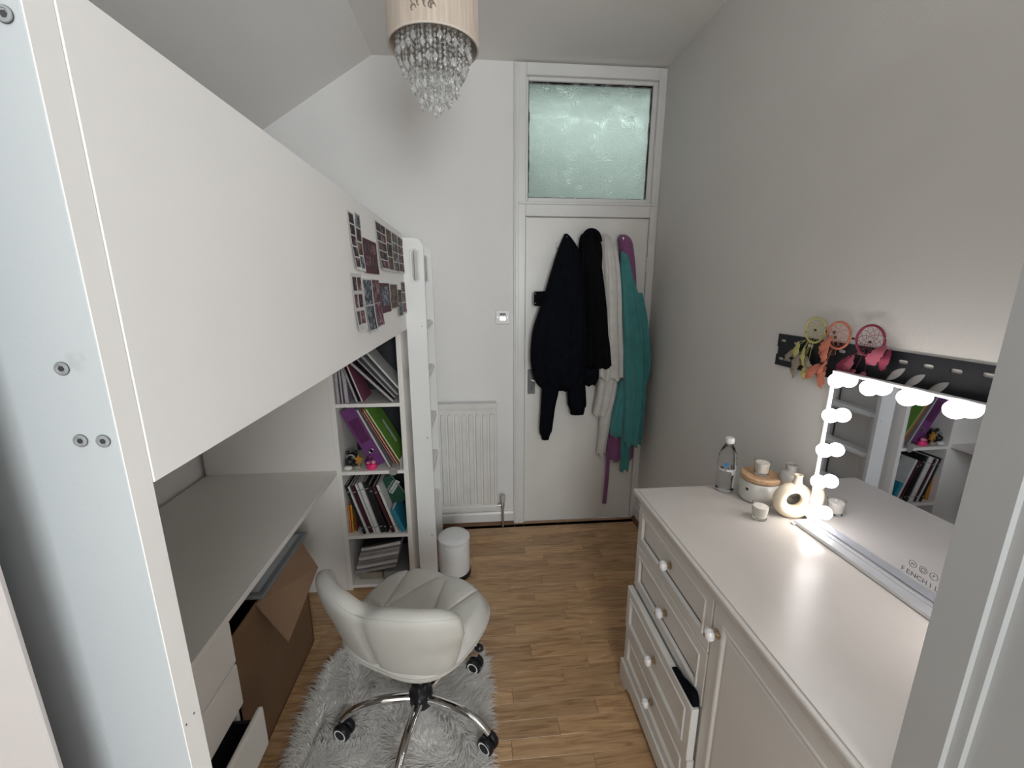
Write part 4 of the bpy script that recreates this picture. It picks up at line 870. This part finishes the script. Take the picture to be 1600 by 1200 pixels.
for k in range(na): b.faces.new((cv, rings[0][(k + 1) % na], rings[0][k]))
b.faces.new(rings[-1][::-1])
st = part('seat', b, 'leather_white', ch, smooth=True, local=True, angle=70)
b = BM(); tube(b, [(seat_outline(2 * PI * k / 90)[0] * 1.008, (seat_outline(2 * PI * k / 90)[1] - 0.012) * 1.008 + 0.012, 0.429 - 0.035 * max(0, seat_outline(2 * PI * k / 90)[1] - 0.12) ** 1.5 * 3) for k in range(90)], 0.0028, 6, closed=True); part('piping', b, 'seam_white', st, smooth=True, local=True)
# backrest: a two-lobed padded shell that runs down under the seat
BP = interp([(-0.01, 0.376), (-0.085, 0.382), (-0.146, 0.408), (-0.184, 0.462), (-0.212, 0.55), (-0.232, 0.625), (-0.246, 0.697)], 101)
def back_mid(u, v):
    f = min(max(v, 0), 1) * 100; i = min(int(f), 99); p = BP[i] + (BP[i + 1] - BP[i]) * (f - i)
    if v > 1: p = BP[100] + (BP[100] - BP[99]) * (v - 1) * 100
    y, z = float(p[0]), float(p[1]); h = max(0, (z - 0.39) / 0.307)
    z -= h * (0.026 * math.exp(-(u / 0.15) ** 2) + 0.055 * abs(u) ** 5)
    wdth = 0.115 + 0.135 * min(1, v * 1.25) ** 0.8
    x = wdth * math.sin(u * PI / 2 * 0.95)
    y += (0.03 + 0.105 * min(1, v * 1.5)) * (1 - math.cos(u * PI / 2 * 0.95)) + 0.010 * math.exp(-(u / 0.12) ** 2) * v
    z += 0.045 * (1 - min(1, v * 2.2)) * abs(u) ** 2
    return Vector((x, y, z))
def back_n(u, v):
    e = 1e-3; a = back_mid(u + e, v) - back_mid(u - e, v); c = back_mid(u, v + e) - back_mid(u, v - e)
    return a.cross(c).normalized()
b = BM(); nu, nv = 56, 34; G = {}
def thick(u, v):
    e = max(0.0, 1 - abs(u) ** 8) ** 0.5; f = min(1, max(0.0, (1 - v) / 0.10)) ; f = (1 - (1 - f) ** 2) ** 0.5; g = min(1, v / 0.08 + 0.35)
    return 0.029 * max(0.02, e * f * g)
for s in (0, 1):
    for j in range(nv + 1):
        for i in range(nu + 1):
            u = -1 + 2 * i / nu; u = math.copysign(1 - (1 - abs(u)) ** 1.5, u) if abs(u) > 0 else 0; v = 1 - (1 - j / nv) ** 1.6
            p = back_mid(u, v); n_ = back_n(min(0.995, max(-0.995, u)), min(0.995, max(0.01, v)))
            cr_d = 0.006 * math.exp(-(u / 0.035) ** 2)
            G[s, j, i] = b.verts.new(p + n_ * ((thick(u, v) - cr_d) if s else -(thick(u, v) - 0.6 * cr_d)))
for s in (0, 1):
    for j in range(nv):
        for i in range(nu): b.faces.new((G[s, j, i], G[s, j, i + 1], G[s, j + 1, i + 1], G[s, j + 1, i]))
ring = [(0, i) for i in range(nu + 1)] + [(j, nu) for j in range(1, nv + 1)] + [(nv, i) for i in range(nu - 1, -1, -1)] + [(j, 0) for j in range(nv - 1, 0, -1)]
for a, c in zip(ring, ring[1:] + ring[:1]): b.faces.new((G[0, a[0], a[1]], G[0, c[0], c[1]], G[1, c[0], c[1]], G[1, a[0], a[1]]))
bk = part('backrest', b, 'leather_white', ch, smooth=True, local=True, angle=75)
for off in (-0.020, 0.020):
    b = BM(); P_ = []
    for k in range(61):
        u = -0.93 + 1.86 * k / 60; P_.append(back_mid(u, 0.965) + back_n(u, 0.965) * off * (1 - abs(u) ** 8) ** 0.5)
    tube(b, P_, 0.0022, 6); part('piping', b, 'seam_white', bk, smooth=True, local=True)
# underside plate, gas column, lever, star base
b = BM(); box(b, -0.085, 0.085, -0.07, 0.11, 0.352, 0.396, bev=0.006, seg=2); part('seat_plate', b, 'black_plastic', ch, local=True)
b = BM(); tube(b, interp([(0.06, 0.04, 0.368), (0.16, 0.06, 0.362), (0.20, 0.07, 0.34)], 10), 0.005, 8); lv = part('lever', b, 'chrome', ch, smooth=True, local=True)
b = BM(); sphere(b, (0.205, 0.072, 0.333), 0.014, 14, 10, s=(1.2, 1, 1)); part('lever_knob', b, 'black_plastic', lv, smooth=True, local=True)
b = BM(); lathe(b, [(0.020, 0.12), (0.020, 0.26), (0.024, 0.262), (0.024, 0.36)], (0, 0, 0), 24); part('gas_column', b, 'chrome', ch, smooth=True, local=True)
b = BM(); lathe(b, [(0.032, 0.078), (0.040, 0.084), (0.043, 0.10), (0.043, 0.128), (0.038, 0.140), (0.033, 0.147), (0.031, 0.175), (0.022, 0.180)], (0, 0, 0), 28); part('hub', b, 'black_plastic', ch, smooth=True, local=True)
for k in range(5):
    a = R(188 - 62 + 90 + 72 * k) - 0.0; a = R(188) + k * 2 * PI / 5 - R(62 - 90)
    d = Vector((math.cos(a), math.sin(a), 0)); rr = 0.272
    P_ = [d * s + Vector((0, 0, z)) for s, z in ((0.03, 0.110), (0.10, 0.122), (0.17, 0.124), (0.235, 0.108), (0.276, 0.076))]
    b = BM(); tube(b, interp([tuple(p) for p in P_], 16), [0.0185 - 0.0004 * q for q in range(16)], 14, flat=0.85); lg = part('leg', b, 'chrome', ch, smooth=True, local=True)
    c = d * rr; sw_a = a + R((60, -35, 80, 20, -50)[k]); ax = Vector((math.cos(sw_a), math.sin(sw_a), 0))
    Mx = Matrix.Translation((c.x, c.y, 0.0315)) @ ax.to_track_quat('Z', 'Y').to_matrix().to_4x4()
    b = BM()
    for s in (-1, 1): lathe(b, [(0.018, -0.011), (0.0285, -0.010), (0.0312, -0.005), (0.0312, 0.005), (0.0285, 0.010), (0.018, 0.011)], (0, 0, s * 0.0145), 24, M=Mx)
    cs = part('caster', b, 'black_plastic', lg, smooth=True, local=True)
    b = BM()
    for s in (-1, 1): lathe(b, [(0.018, 0.0), (0.0205, 0.0008), (0.0235, 0)], (0, 0, 0), 24, cap0=False, cap1=False, M=Mx @ Matrix.Translation((0, 0, s * 0.0255)) @ Matrix.Rotation(0 if s > 0 else PI, 4, 'X'))
    part('caster_ring', b, 'cap_white', lg, smooth=True, local=True)
    b = BM(); tube(b, [(c.x, c.y, 0.035), (c.x, c.y, 0.085)], 0.006, 8); box(b, -0.0035, 0.0035, -0.022, 0.022, -0.002, 0.02, bev=0.002, M=Matrix.Translation((c.x, c.y, 0.026)) @ Matrix.Rotation(sw_a, 4, 'Z')); part('caster_fork', b, 'black_plastic', lg, smooth=True, local=True)

# ------------------------------------------------------------------ dresser
DX, DYN, DYF, DZ = 0.60, 0.435, 1.385, 0.85
ds = thing('dresser', 'white sideboard with four panelled drawers and a cupboard door along the right wall', 'dresser', (0.85, 0.91, 0))
b = BM(); box(b, DX + 0.004, XR - 0.012, DYN + 0.01, DYF - 0.01, 0.07, 0.828); part('carcass', b, 'dresser_white', ds)
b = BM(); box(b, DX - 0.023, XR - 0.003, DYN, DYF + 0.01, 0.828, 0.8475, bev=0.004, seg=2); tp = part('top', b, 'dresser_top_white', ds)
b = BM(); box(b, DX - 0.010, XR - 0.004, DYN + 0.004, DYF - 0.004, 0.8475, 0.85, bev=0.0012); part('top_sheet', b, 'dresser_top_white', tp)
b = BM(); box(b, DX - 0.010, DX + 0.01, DYN + 0.006, DYF - 0.002, 0.806, 0.828, bev=0.006, seg=2); part('cornice', b, 'dresser_white', ds)
b = BM()
prism(b, [(DYF, 0.001), (DYF, 0.095), (DYN, 0.095), (DYN, 0.001), (DYN + 0.06, 0.001), (DYN + 0.075, 0.02), (DYN + 0.11, 0.035), (DYF - 0.11, 0.035), (DYF - 0.075, 0.02), (DYF - 0.06, 0.001)], DX - 0.030, DX - 0.010, axis='x')
box(b, DX - 0.010, XR - 0.02, DYF - 0.02, DYF, 0.001, 0.095); part('plinth', b, 'dresser_white', ds)
b = BM(); box(b, XR - 0.08, XR - 0.02, DYF - 0.06, DYF, 0.001, 0.035); box(b, XR - 0.08, XR - 0.02, DYN, DYN + 0.06, 0.001, 0.035); part('foot', b, 'dresser_white', ds)
def panel_front(x, y0, y1, z0, z1, inset, th=0.02, dp=0.006):
    """a front facing -x with a moulded recessed panel"""
    bm = BM(); i = inset
    def ring(d, xx): return [bm.verts.new((xx, yy, zz)) for yy, zz in ((y0 + d, z0 + d), (y1 - d, z0 + d), (y1 - d, z1 - d), (y0 + d, z1 - d))]
    rs = [ring(0, x + th), ring(0, x + 0.002), ring(0.002, x), ring(i, x), ring(i + 0.004, x - 0.003), ring(i + 0.009, x - 0.002), ring(i + 0.015, x + dp), ring(i + 0.020, x + dp), ring(i + 0.023, x + dp - 0.0015)]
    for A, B in zip(rs, rs[1:]):
        for k in range(4): bm.faces.new((A[k], A[(k + 1) % 4], B[(k + 1) % 4], B[k]))
    bm.faces.new(rs[0]); bm.faces.new(rs[-1]); return bm
def knob(x, y, z, parent, s=1.0):
    bm = BM(); Mx = Matrix.Translation((x, y, z)) @ Matrix.Rotation(R(-90), 4, 'Y')
    lathe(bm, [(0.012, 0), (0.013, 0.002), (0.009, 0.005), (0.006, 0.009), (0.006, 0.014)], (0, 0, 0), 20, M=Mx); kb = part('knob_base', bm, 'brass', parent, smooth=True)
    bm = BM(); n = 20; prof = [(0.006, 0.012), (0.013, 0.015), (0.0165, 0.021), (0.0165, 0.026), (0.013, 0.031), (0.007, 0.034), (0.001, 0.0345)]
    lathe(bm, prof, (0, 0, 0), n, M=Matrix.Identity(4))
    for v in bm.verts:   # fluted like a little pumpkin
        a = math.atan2(v.co.y, v.co.x); r = math.hypot(v.co.x, v.co.y); f = 1 + 0.06 * math.cos(a * 10); v.co.x *= f; v.co.y *= f
    bm.transform(Mx); kk = part('knob', bm, 'knob_white', parent, smooth=True)
    bm = BM(); lathe(bm, [(0.0045, 0.033), (0.004, 0.0365), (0.001, 0.037)], (0, 0, 0), 12, M=Mx); part('knob_screw', bm, 'brass', parent, smooth=True)
mat('brass', (0.42, 0.33, 0.20), 0.32, metal=0.9); mat('knob_white', (0.80, 0.79, 0.80), 0.15, var=0.05, scale=60, coat=0.5)
YS = 0.872
for (z0, z1, x) in ((0.632, 0.802, DX - 0.002), (0.452, 0.628, DX - 0.002), (0.264, 0.446, DX - 0.026), (0.098, 0.260, DX - 0.022)):
    d = part('drawer', panel_front(x, YS + 0.004, DYF - 0.012, z0, z1, 0.030, th=0.02), 'dresser_white', ds)
    knob(x - 0.002 + 0.004, 1.118, (z0 + z1) / 2 + 0.004, d)
    if x < DX - 0.01:
        b = BM(); box(b, x + 0.02, DX + 0.2, YS + 0.03, DYF - 0.04, z0 + 0.02, z1 - 0.03); part('drawer_box', b, 'dresser_white', d)
d = part('cupboard_door', panel_front(DX - 0.002, DYN + 0.012, YS - 0.002, 0.098, 0.802, 0.040, dp=0.0025), 'dresser_white', ds); knob(DX - 0.002, 0.846, 0.722, d, 1.2)
b = BM(); P_ = interp([(1.01, 0.4475), (0.96, 0.462), (0.915, 0.480), (0.890, 0.482), (0.880, 0.470), (0.880, 0.4475)], 20)
prism(b, [(p[0], max(p[1], 0.4475)) for p in P_], DX - 0.024, DX - 0.006, axis='x'); bmesh.ops.bevel(b, geom=list(b.edges), offset=0.002, segments=1, affect='EDGES')
for v in b.verts: v.co.x += 0.004 * noise.noise(v.co * 40)
single('black_garment', b, 'cloth_black', 'scrap of black clothing poking out of the third drawer', 'clothing', smooth=True)

# ------------------------------------------------------------------ things on the dresser
T = DZ + 0.0006
wb = thing('water_bottle', 'clear plastic water bottle with white cap on the dresser', 'bottle', (0.905, 1.345, T))
bx_, by_ = 0.905, 1.350
prof = [(0.010, 0.004), (0.024, 0.0), (0.029, 0.004), (0.031, 0.012), (0.029, 0.022), (0.031, 0.030), (0.029, 0.040), (0.031, 0.050), (0.0305, 0.062), (0.0315, 0.068), (0.0315, 0.118), (0.030, 0.124), (0.031, 0.13), (0.028, 0.146), (0.020, 0.166), (0.0135, 0.178), (0.0125, 0.186), (0.012, 0.194)]
b = BM(); lathe(b, prof, (bx_, by_, T), 32, cap1=False)
inner = [(r - 0.0008, z + (0.0008 if i < 2 else 0)) for i, (r, z) in enumerate(prof)]
lathe(b, inner, (bx_, by_, T), 32, cap1=False); part('shell', b, 'bottle_plastic', wb, smooth=True)
b = BM(); lathe(b, [(0.0145, 0.184), (0.0155, 0.186), (0.0155, 0.201), (0.014, 0.2035), (0.004, 0.204)], (bx_, by_, T), 28); part('cap', b, 'cap_white', wb, smooth=True)
def arc_patch(bm, cx, cy, r, a0, a1, z0, z1, n=10):
    lo = [bm.verts.new((cx + r * math.cos(a0 + (a1 - a0) * k / n), cy + r * math.sin(a0 + (a1 - a0) * k / n), z0)) for k in range(n + 1)]
    hi = [bm.verts.new((cx + r * math.cos(a0 + (a1 - a0) * k / n), cy + r * math.sin(a0 + (a1 - a0) * k / n), z1)) for k in range(n + 1)]
    for k in range(n): bm.faces.new((lo[k], lo[k + 1], hi[k + 1], hi[k]))
b = BM(); arc_patch(b, bx_, by_, 0.0321, R(175), R(330), T + 0.085, T + 0.092); arc_patch(b, bx_, by_, 0.0321, R(262), R(300), T + 0.07, T + 0.084, 6); lbl = part('label', b, 'label_white', wb, smooth=True)
b = BM()
for k in range(14):
    a = R(225) + 0.011 * 2 * PI * 0
    pass
b = BM(); arc_patch(b, bx_, by_, 0.0323, R(222), R(246), T + 0.102, T + 0.117); part('blue_mark', b, 'label_blue', lbl, smooth=True)
b = BM()
for (a0, a1, z0, z1) in ((200, 222, 0.094, 0.100), (262, 268, 0.096, 0.112), (264, 270, 0.072, 0.082), (230, 236, 0.086, 0.091), (246, 252, 0.094, 0.098)): arc_patch(b, bx_, by_, 0.0323, R(a0), R(a1), T + z0, T + z1, 4)
part('print', b, 'label_dark', lbl, smooth=True)
cj = thing('candle_jar', 'wide cream candle jar with a wooden lid on the dresser', 'candle', (0.985, 1.285, T))
jx, jy = 0.985, 1.277
b = BM(); lathe(b, [(0.046, 0), (0.056, 0.003), (0.0615, 0.012), (0.0625, 0.03), (0.0625, 0.068), (0.060, 0.074)], (jx, jy, T), 44); part('jar', b, 'jar_frost', cj, smooth=True)
b = BM(); lathe(b, [(0.058, 0.074), (0.058, 0.0785)], (jx, jy, T), 40); part('seal', b, 'tag_grey', cj, smooth=True)
b = BM(); lathe(b, [(0.062, 0.0785), (0.0635, 0.081), (0.0635, 0.092), (0.060, 0.0955), (0.045, 0.0962), (0.043, 0.095), (0.004, 0.095)], (jx, jy, T), 44); part('wooden_lid', b, 'lid_wood', cj, smooth=True)
b = BM(); arc_patch(b, jx, jy, 0.0629, R(195), R(205), T + 0.045, T + 0.055, 4); part('mark', b, 'label_dark', cj)
def votive(name, x, y, z, lab):
    t = thing(name, lab, 'candle', (x, y, z), 0, 'small glass votive candles')
    b = BM(); lathe(b, [(0.019, 0), (0.0215, 0.001), (0.0255, 0.053), (0.0242, 0.053), (0.0208, 0.0095), (0.004, 0.009)], (x, y, z), 32); part('glass_cup', b, 'clear_glass', t, smooth=True, angle=50)
    b = BM(); lathe(b, [(0.0204, 0.0097), (0.0234, 0.043), (0.0215, 0.0446), (0.004, 0.0438)], (x, y, z), 32); part('wax', b, 'wax', t, smooth=True)
    b = BM(); tube(b, [(x, y, z + 0.043), (x + 0.001, y, z + 0.050)], 0.0008, 6); part('wick', b, 'cap_white', t)
votive('votive_candle', 0.905, 1.152, T, 'small glass votive candle standing on the dresser top')
votive('votive_candle', 0.983, 1.272, T + 0.0956, 'small glass votive candle standing on the wooden jar lid')
# ring vase
va = Matrix.Translation((1.012, 1.150, T)) @ Matrix.Rotation(R(-14), 4, 'Z')
b = BM(); nA, nB = 48, 24; rg_ = []
for i in range(nA):
    a = 2 * PI * i / nA; Rr, zc = 0.0415, 0.062; s = 1 + 0.12 * math.cos(a + PI / 2) * -1
    ring = []
    for k in range(nB):
        q = 2 * PI * k / nB; rr = Rr + 0.0190 * math.cos(q) + 0.0025 * math.sin(a) * -1 * math.cos(q)
        ring.append(b.verts.new(va @ Vector((rr * math.cos(a), 0.021 * math.sin(q), zc + rr * math.sin(a) * 1.0))))
    rg_.append(ring)
for A, B in zip(rg_, rg_[1:] + rg_[:1]):
    for k in range(nB): b.faces.new((A[k], A[(k + 1) % nB], B[(k + 1) % nB], B[k]))
vz = thing('ring_vase', 'cream ceramic ring-shaped vase beside the lit mirror', 'vase', (1.012, 1.150, T)); part('ring_body', b, 'ceramic_cream', vz, smooth=True, angle=80)
b = BM(); lathe(b, [(0.021, 0.108), (0.014, 0.121), (0.0115, 0.134), (0.0115, 0.144), (0.0130, 0.1485), (0.0100, 0.1490), (0.0085, 0.142), (0.0085, 0.124)], (0.004, 0, 0), 24, M=va); part('neck', b, 'ceramic_cream', vz, smooth=True, angle=60)
# grey ribbed bubble vase behind
b = BM(); prof = []
for k in range(50):
    t_ = k / 49; z = 0.001 + t_ * 0.150
    r = (0.030 + 0.009 * abs(math.sin(t_ * PI * 3.6))) * (1 - 0.15 * t_) if t_ < 0.80 else 0.0145 + 0.003 * (t_ - 0.8) / 0.2 + 0.016 * max(0, (0.86 - t_) / 0.06) ** 1.2
    prof.append((r, z))
lathe(b, prof + [(0.0140, 0.150), (0.0130, 0.13)], (1.050, 1.222, T), 32); single('bubble_vase', b, 'ceramic_grey', 'glossy grey bubble-shaped vase behind the ring vase', 'vase', smooth=True, angle=60)

# ------------------------------------------------------------------ lit mirror
MX = 1.046; my0, my1, mz0, mz1 = 0.535, 1.112, 0.866, 1.345
mr = thing('vanity_mirror', 'rectangular make-up mirror edged with glowing bulbs on the dresser', 'mirror', (1.04, 0.82, T))
MIRROR_TURN = R(1.0)
b = BM(); box(b, 1.0, 1.088, my0 - 0.012, my1 + 0.004, T, T + 0.012, bev=0.0015); box(b, 1.030, 1.060, my0, my1, T + 0.012, mz0, bev=0.001); part('base_tray', b, 'silver_tray', mr)
b = BM(); box(b, MX + 0.0005, MX + 0.010, my0 + 0.004, my1 - 0.004, mz0 + 0.003, mz1 - 0.004); part('backing', b, 'frame_white', mr)
b = BM(); box(b, MX - 0.002, MX, my0 + 0.004, my1 - 0.004, mz0 + 0.003, mz1 - 0.004); gl = part('mirror_glass', b, 'mirror', mr)
b = BM()
for q in ((my0, my1, mz1 - 0.007, mz1), (my0, my0 + 0.007, mz0, mz1 - 0.007), (my1 - 0.007, my1, mz0, mz1 - 0.007)): box(b, MX - 0.007, MX + 0.014, q[0], q[1], q[2], q[3], bev=0.0015)
part('frame', b, 'frame_white', mr)
bulbs = [(1.078, z) for z in (1.322, 1.218, 1.111, 1.010, 0.905)] + [(0.979, 1.324), (0.881, 1.324), (0.780, 1.324), (0.674, 1.324)] + [(0.569, z) for z in (1.322, 1.218, 1.111, 1.010, 0.905)]
for y, z in bulbs:
    b = BM(); sphere(b, (MX - 0.021, y, z), 0.0205, 18, 12); part('bulb', b, 'bulb', mr, smooth=True, label='glowing white bulb')
Mt = Matrix.Translation((MX - 0.0022, 0, 0)) @ Matrix(((0, 0, -1, 0), (-1, 0, 0, 0), (0, 1, 0, 0), (0, 0, 0, 1)))
def mtext(body, size, y, z):
    bm = text_bm(body, size, 0.0002); bm.transform(Matrix.Translation((0, y, z)) @ Mt); part('lettering', bm, 'print_grey', gl)
for i, c in enumerate('FENCHILIN'): mtext(c, 0.017, 0.822 - 0.0128 * i, 0.902)
for y, c in ((0.803, 'M'), (0.779, 'O'), (0.756, 'P')):
    b = BM(); tube(b, [(MX - 0.0024, y + 0.0082 * math.cos(2 * PI * k / 28), 0.9275 + 0.0082 * math.sin(2 * PI * k / 28)) for k in range(28)], 0.0006, 5, closed=True); part('button_ring', b, 'print_grey', gl)
    if c == 'O':
        b = BM(); tube(b, [(MX - 0.0024, y + 0.0045 * math.cos(2 * PI * k / 20), 0.9275 + 0.0045 * math.sin(2 * PI * k / 20)) for k in range(20)], 0.0005, 5, closed=True); part('button_mark', b, 'print_grey', gl)
    else: mtext(c, 0.010, y, 0.9275)
mr.rotation_euler = (0, 0, MIRROR_TURN)
# power lead end by the tray
b = BM(); box(b, 0.985, 0.9995, 1.104, 1.116, T, T + 0.005, bev=0.001); single('power_plug', b, 'cap_white', 'tiny white lead end beside the mirror tray', 'cable')

# ------------------------------------------------------------------ wall rail and dream catchers
wr = BM(); box(wr, 1.0945, 1.0968, 0.42, 1.428, 1.306, 1.418)
cut = BM()
def stadium(y, z, w_, h_):
    pts = []
    for k in range(7): a = -PI / 2 + PI * k / 6; pts.append((y + w_ + h_ * math.cos(a), z + h_ * math.sin(a)))
    for k in range(7): a = PI / 2 + PI * k / 6; pts.append((y - w_ + h_ * math.cos(a), z + h_ * math.sin(a)))
    return pts
for k in range(16): prism(cut, stadium(1.402 - 0.0615 * k, 1.393 if k % 5 else 1.396, 0.008, 0.0048), 1.085, 1.105, axis='x')
for k in (0, 0.6, 5, 6, 12, 13): prism(cut, stadium(1.402 - 0.0615 * k, 1.331, 0.008, 0.0048), 1.085, 1.105, axis='x')
def leaf(y, z, l, a):
    pts = []
    for k in range(11): t_ = k / 10; pts.append((t_ - 0.5, 0.17 * math.sin(PI * t_) ** 0.8))
    for k in range(1, 10): t_ = 1 - k / 10; pts.append((t_ - 0.5, -0.17 * math.sin(PI * t_) ** 0.8))
    return [(y + l * (p[0] * math.cos(a) - p[1] * math.sin(a)), z + l * (p[0] * math.sin(a) + p[1] * math.cos(a))) for p in pts]
for y, z in ((0.985, 1.358), (0.935, 1.352), (0.880, 1.345), (0.60, 1.35), (0.54, 1.35)): prism(cut, leaf(y, z, 0.062, R(140)), 1.085, 1.105, axis='x')
# end notches
box(cut, 1.085, 1.105, 1.422, 1.44, 1.345, 1.372)
m1 = finish(wr, 'plate', 'rail_black'); m2 = finish(cut, 'cut', None)
o1 = bpy.data.objects.new('plate', m1); o2 = bpy.data.objects.new('cut', m2); C.objects.link(o1); C.objects.link(o2)
md = o1.modifiers.new('b', 'BOOLEAN'); md.operation = 'DIFFERENCE'; md.solver = 'EXACT'; md.object = o2; md.use_self = True; bpy.context.view_layer.update()
dg = bpy.context.evaluated_depsgraph_get(); mm = bpy.data.meshes.new_from_object(o1.evaluated_get(dg))
bm = BM(); bm.from_mesh(mm); bpy.data.objects.remove(o1); bpy.data.objects.remove(o2)
tr = thing('wall_bracket', 'long black perforated metal bracket screwed to the wall above the mirror', 'bracket', (1.09, 0.92, 1.306)); pt = part('plate', bm, 'rail_black', tr)
b = BM(); box(b, 1.0968, 1.0995, 0.42, 1.428, 1.4165, 1.418); box(b, 1.0968, 1.0995, 0.42, 1.428, 1.306, 1.3075); part('flange', b, 'rail_black', tr)
for y in (0.762, 1.19):
    b = BM(); lathe(b, [(0.013, 0), (0.013, 0.002), (0.010, 0.003), (0.003, 0.0032)], (0, 0, 0), 20, M=Matrix.Translation((1.0945, y, 1.387)) @ Matrix.Rotation(R(-90), 4, 'Y')); part('screw', b, 'screw_dark', tr)
def feather(bm, x, y, z, l, a, wv, seed):
    l *= 1.2; wv *= 1.15
    """a curved tapered feather hanging from (y,z) at angle a in the wall plane"""
    rnd_ = random.Random(seed); n = 12; L0 = []; 
    for k in range(n + 1):
        t_ = k / n; s = l * t_; ca = a + 0.6 * (t_ - 0.3) * rnd_.uniform(0.6, 1.0)
        cy = y + s * math.cos(ca); cz = z + s * math.sin(ca); w_ = wv * math.sin(PI * min(1, t_ * 0.96 + 0.04)) ** 0.6 * (1 + 0.25 * rnd_.uniform(-1, 1))
        xx = x - 0.014 * math.sin(PI * t_) - 0.004 * rnd_.random(); ny, nz_ = -math.sin(ca), math.cos(ca)
        L0.append([bm.verts.new((xx + 0.004, cy + ny * w_, cz + nz_ * w_)), bm.verts.new((xx, cy, cz)), bm.verts.new((xx + 0.004, cy - ny * w_, cz - nz_ * w_)), bm.verts.new((xx + 0.002, cy, cz))])
    for A, B in zip(L0, L0[1:]):
        for q in range(4): bm.faces.new((A[q], A[(q + 1) % 4], B[(q + 1) % 4], B[q]))
    bm.faces.new(L0[0]); bm.faces.new(L0[-1][::-1])
def catcher(cy, cz, r, m_, lab, feathers, mf, beads):
    t = thing('dream_catcher', lab, 'dream catcher', (1.07, cy, cz - r), 0, 'dream catchers on the bracket')
    X_ = 1.086
    b = BM(); tube(b, [(X_, cy + r * math.cos(2 * PI * k / 36), cz + r * math.sin(2 * PI * k / 36)) for k in range(36)], 0.0034, 8, closed=True); part('hoop', b, m_, t, smooth=True)
    b = BM(); P0 = [(cy + r * math.cos(2 * PI * k / 9), cz + r * math.sin(2 * PI * k / 9)) for k in range(9)]; rr = r; off = 0.0
    for lay in range(4):
        off2 = off + PI / 9; r2 = rr * 0.68
        P1 = [(cy + r2 * math.cos(2 * PI * k / 9 + off2), cz + r2 * math.sin(2 * PI * k / 9 + off2)) for k in range(9)]
        for k in range(9):
            for e in (P1[k], P1[k - 1]): tube(b, [(X_, *P0[k]), (X_, *e)], 0.0006, 4)
        P0, rr, off = P1, r2, off2
    part('web', b, m_, t)
    for (y, z) in beads:
        b = BM(); sphere(b, (X_, y, z), 0.0042, 10, 8); part('bead', b, 'bead', t, smooth=True)
    for i, (y, z, l, a, wv) in enumerate(feathers):
        b = BM(); feather(b, X_ - 0.002 - 0.002 * (i % 3), y, z, l, R(a), wv, i + int(cy * 1000)); part('feather', b, mf if i % 3 else m_, t, smooth=True, angle=60)
    b = BM()
    for (y, z, l, a, wv) in feathers:
        if z < cz - r * 0.5: tube(b, [(X_, y * 0.5 + cy * 0.5, cz - r * 0.9), (X_ - 0.003, y, z)], 0.0007, 4)
    tube(b, [(X_, cy, cz - r), (X_, cy, cz - r - 0.02)], 0.0007, 4); part('cord', b, m_, t)
# y grows towards the door (left in view)
catcher(1.258, 1.447, 0.040, 'yellow', 'pale yellow dream catcher with straw coloured feathers', [(1.318, 1.402, 0.055, -110, 0.012), (1.322, 1.385, 0.06, -70, 0.009), (1.30, 1.37, 0.06, -95, 0.014), (1.29, 1.385, 0.055, -120, 0.010), (1.285, 1.345, 0.055, -60, 0.008), (1.275, 1.36, 0.05, -150, 0.010), (1.262, 1.34, 0.05, -100, 0.013), (1.30, 1.335, 0.05, -92, 0.009)], 'sand', [(1.258, 1.447), (1.213, 1.447)])
catcher(1.168, 1.440, 0.040, 'salmon', 'orange dream catcher in the middle with salmon feathers', [(1.19, 1.437, 0.06, -80, 0.013), (1.195, 1.41, 0.05, -100, 0.012), (1.215, 1.345, 0.06, -70, 0.014), (1.20, 1.34, 0.06, -110, 0.014), (1.19, 1.36, 0.05, -85, 0.008)], 'salmon', [(1.185, 1.447), (1.178, 1.433), (1.117, 1.436)])
catcher(1.064, 1.437, 0.042, 'crimson', 'dark red dream catcher nearest the camera with rose feathers', [(1.12, 1.385, 0.06, -85, 0.014), (1.105, 1.39, 0.055, -100, 0.012), (1.015, 1.43, 0.06, -75, 0.016), (1.005, 1.42, 0.05, -100, 0.014), (1.09, 1.35, 0.06, -60, 0.012), (1.06, 1.35, 0.05, -90, 0.014)], 'rose', [(1.064, 1.433)])

# ------------------------------------------------------------------ wardrobe on the right
wdx = thing('wardrobe', 'tall white panelled wardrobe at the right edge, nearest the camera', 'wardrobe', (0.85, 0.1, 0))
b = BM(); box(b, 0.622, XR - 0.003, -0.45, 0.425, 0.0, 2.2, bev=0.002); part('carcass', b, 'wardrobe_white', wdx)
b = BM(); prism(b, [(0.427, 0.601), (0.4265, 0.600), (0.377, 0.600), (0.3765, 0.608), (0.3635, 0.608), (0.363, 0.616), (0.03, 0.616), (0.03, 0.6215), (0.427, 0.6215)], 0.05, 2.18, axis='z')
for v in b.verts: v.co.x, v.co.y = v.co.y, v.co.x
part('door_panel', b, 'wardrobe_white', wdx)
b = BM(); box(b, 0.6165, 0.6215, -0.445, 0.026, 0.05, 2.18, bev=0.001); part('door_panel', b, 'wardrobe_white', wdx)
b = BM(); box(b, 0.612, 0.625, -0.44, 0.42, 0, 0.05); part('plinth', b, 'wardrobe_white', wdx)
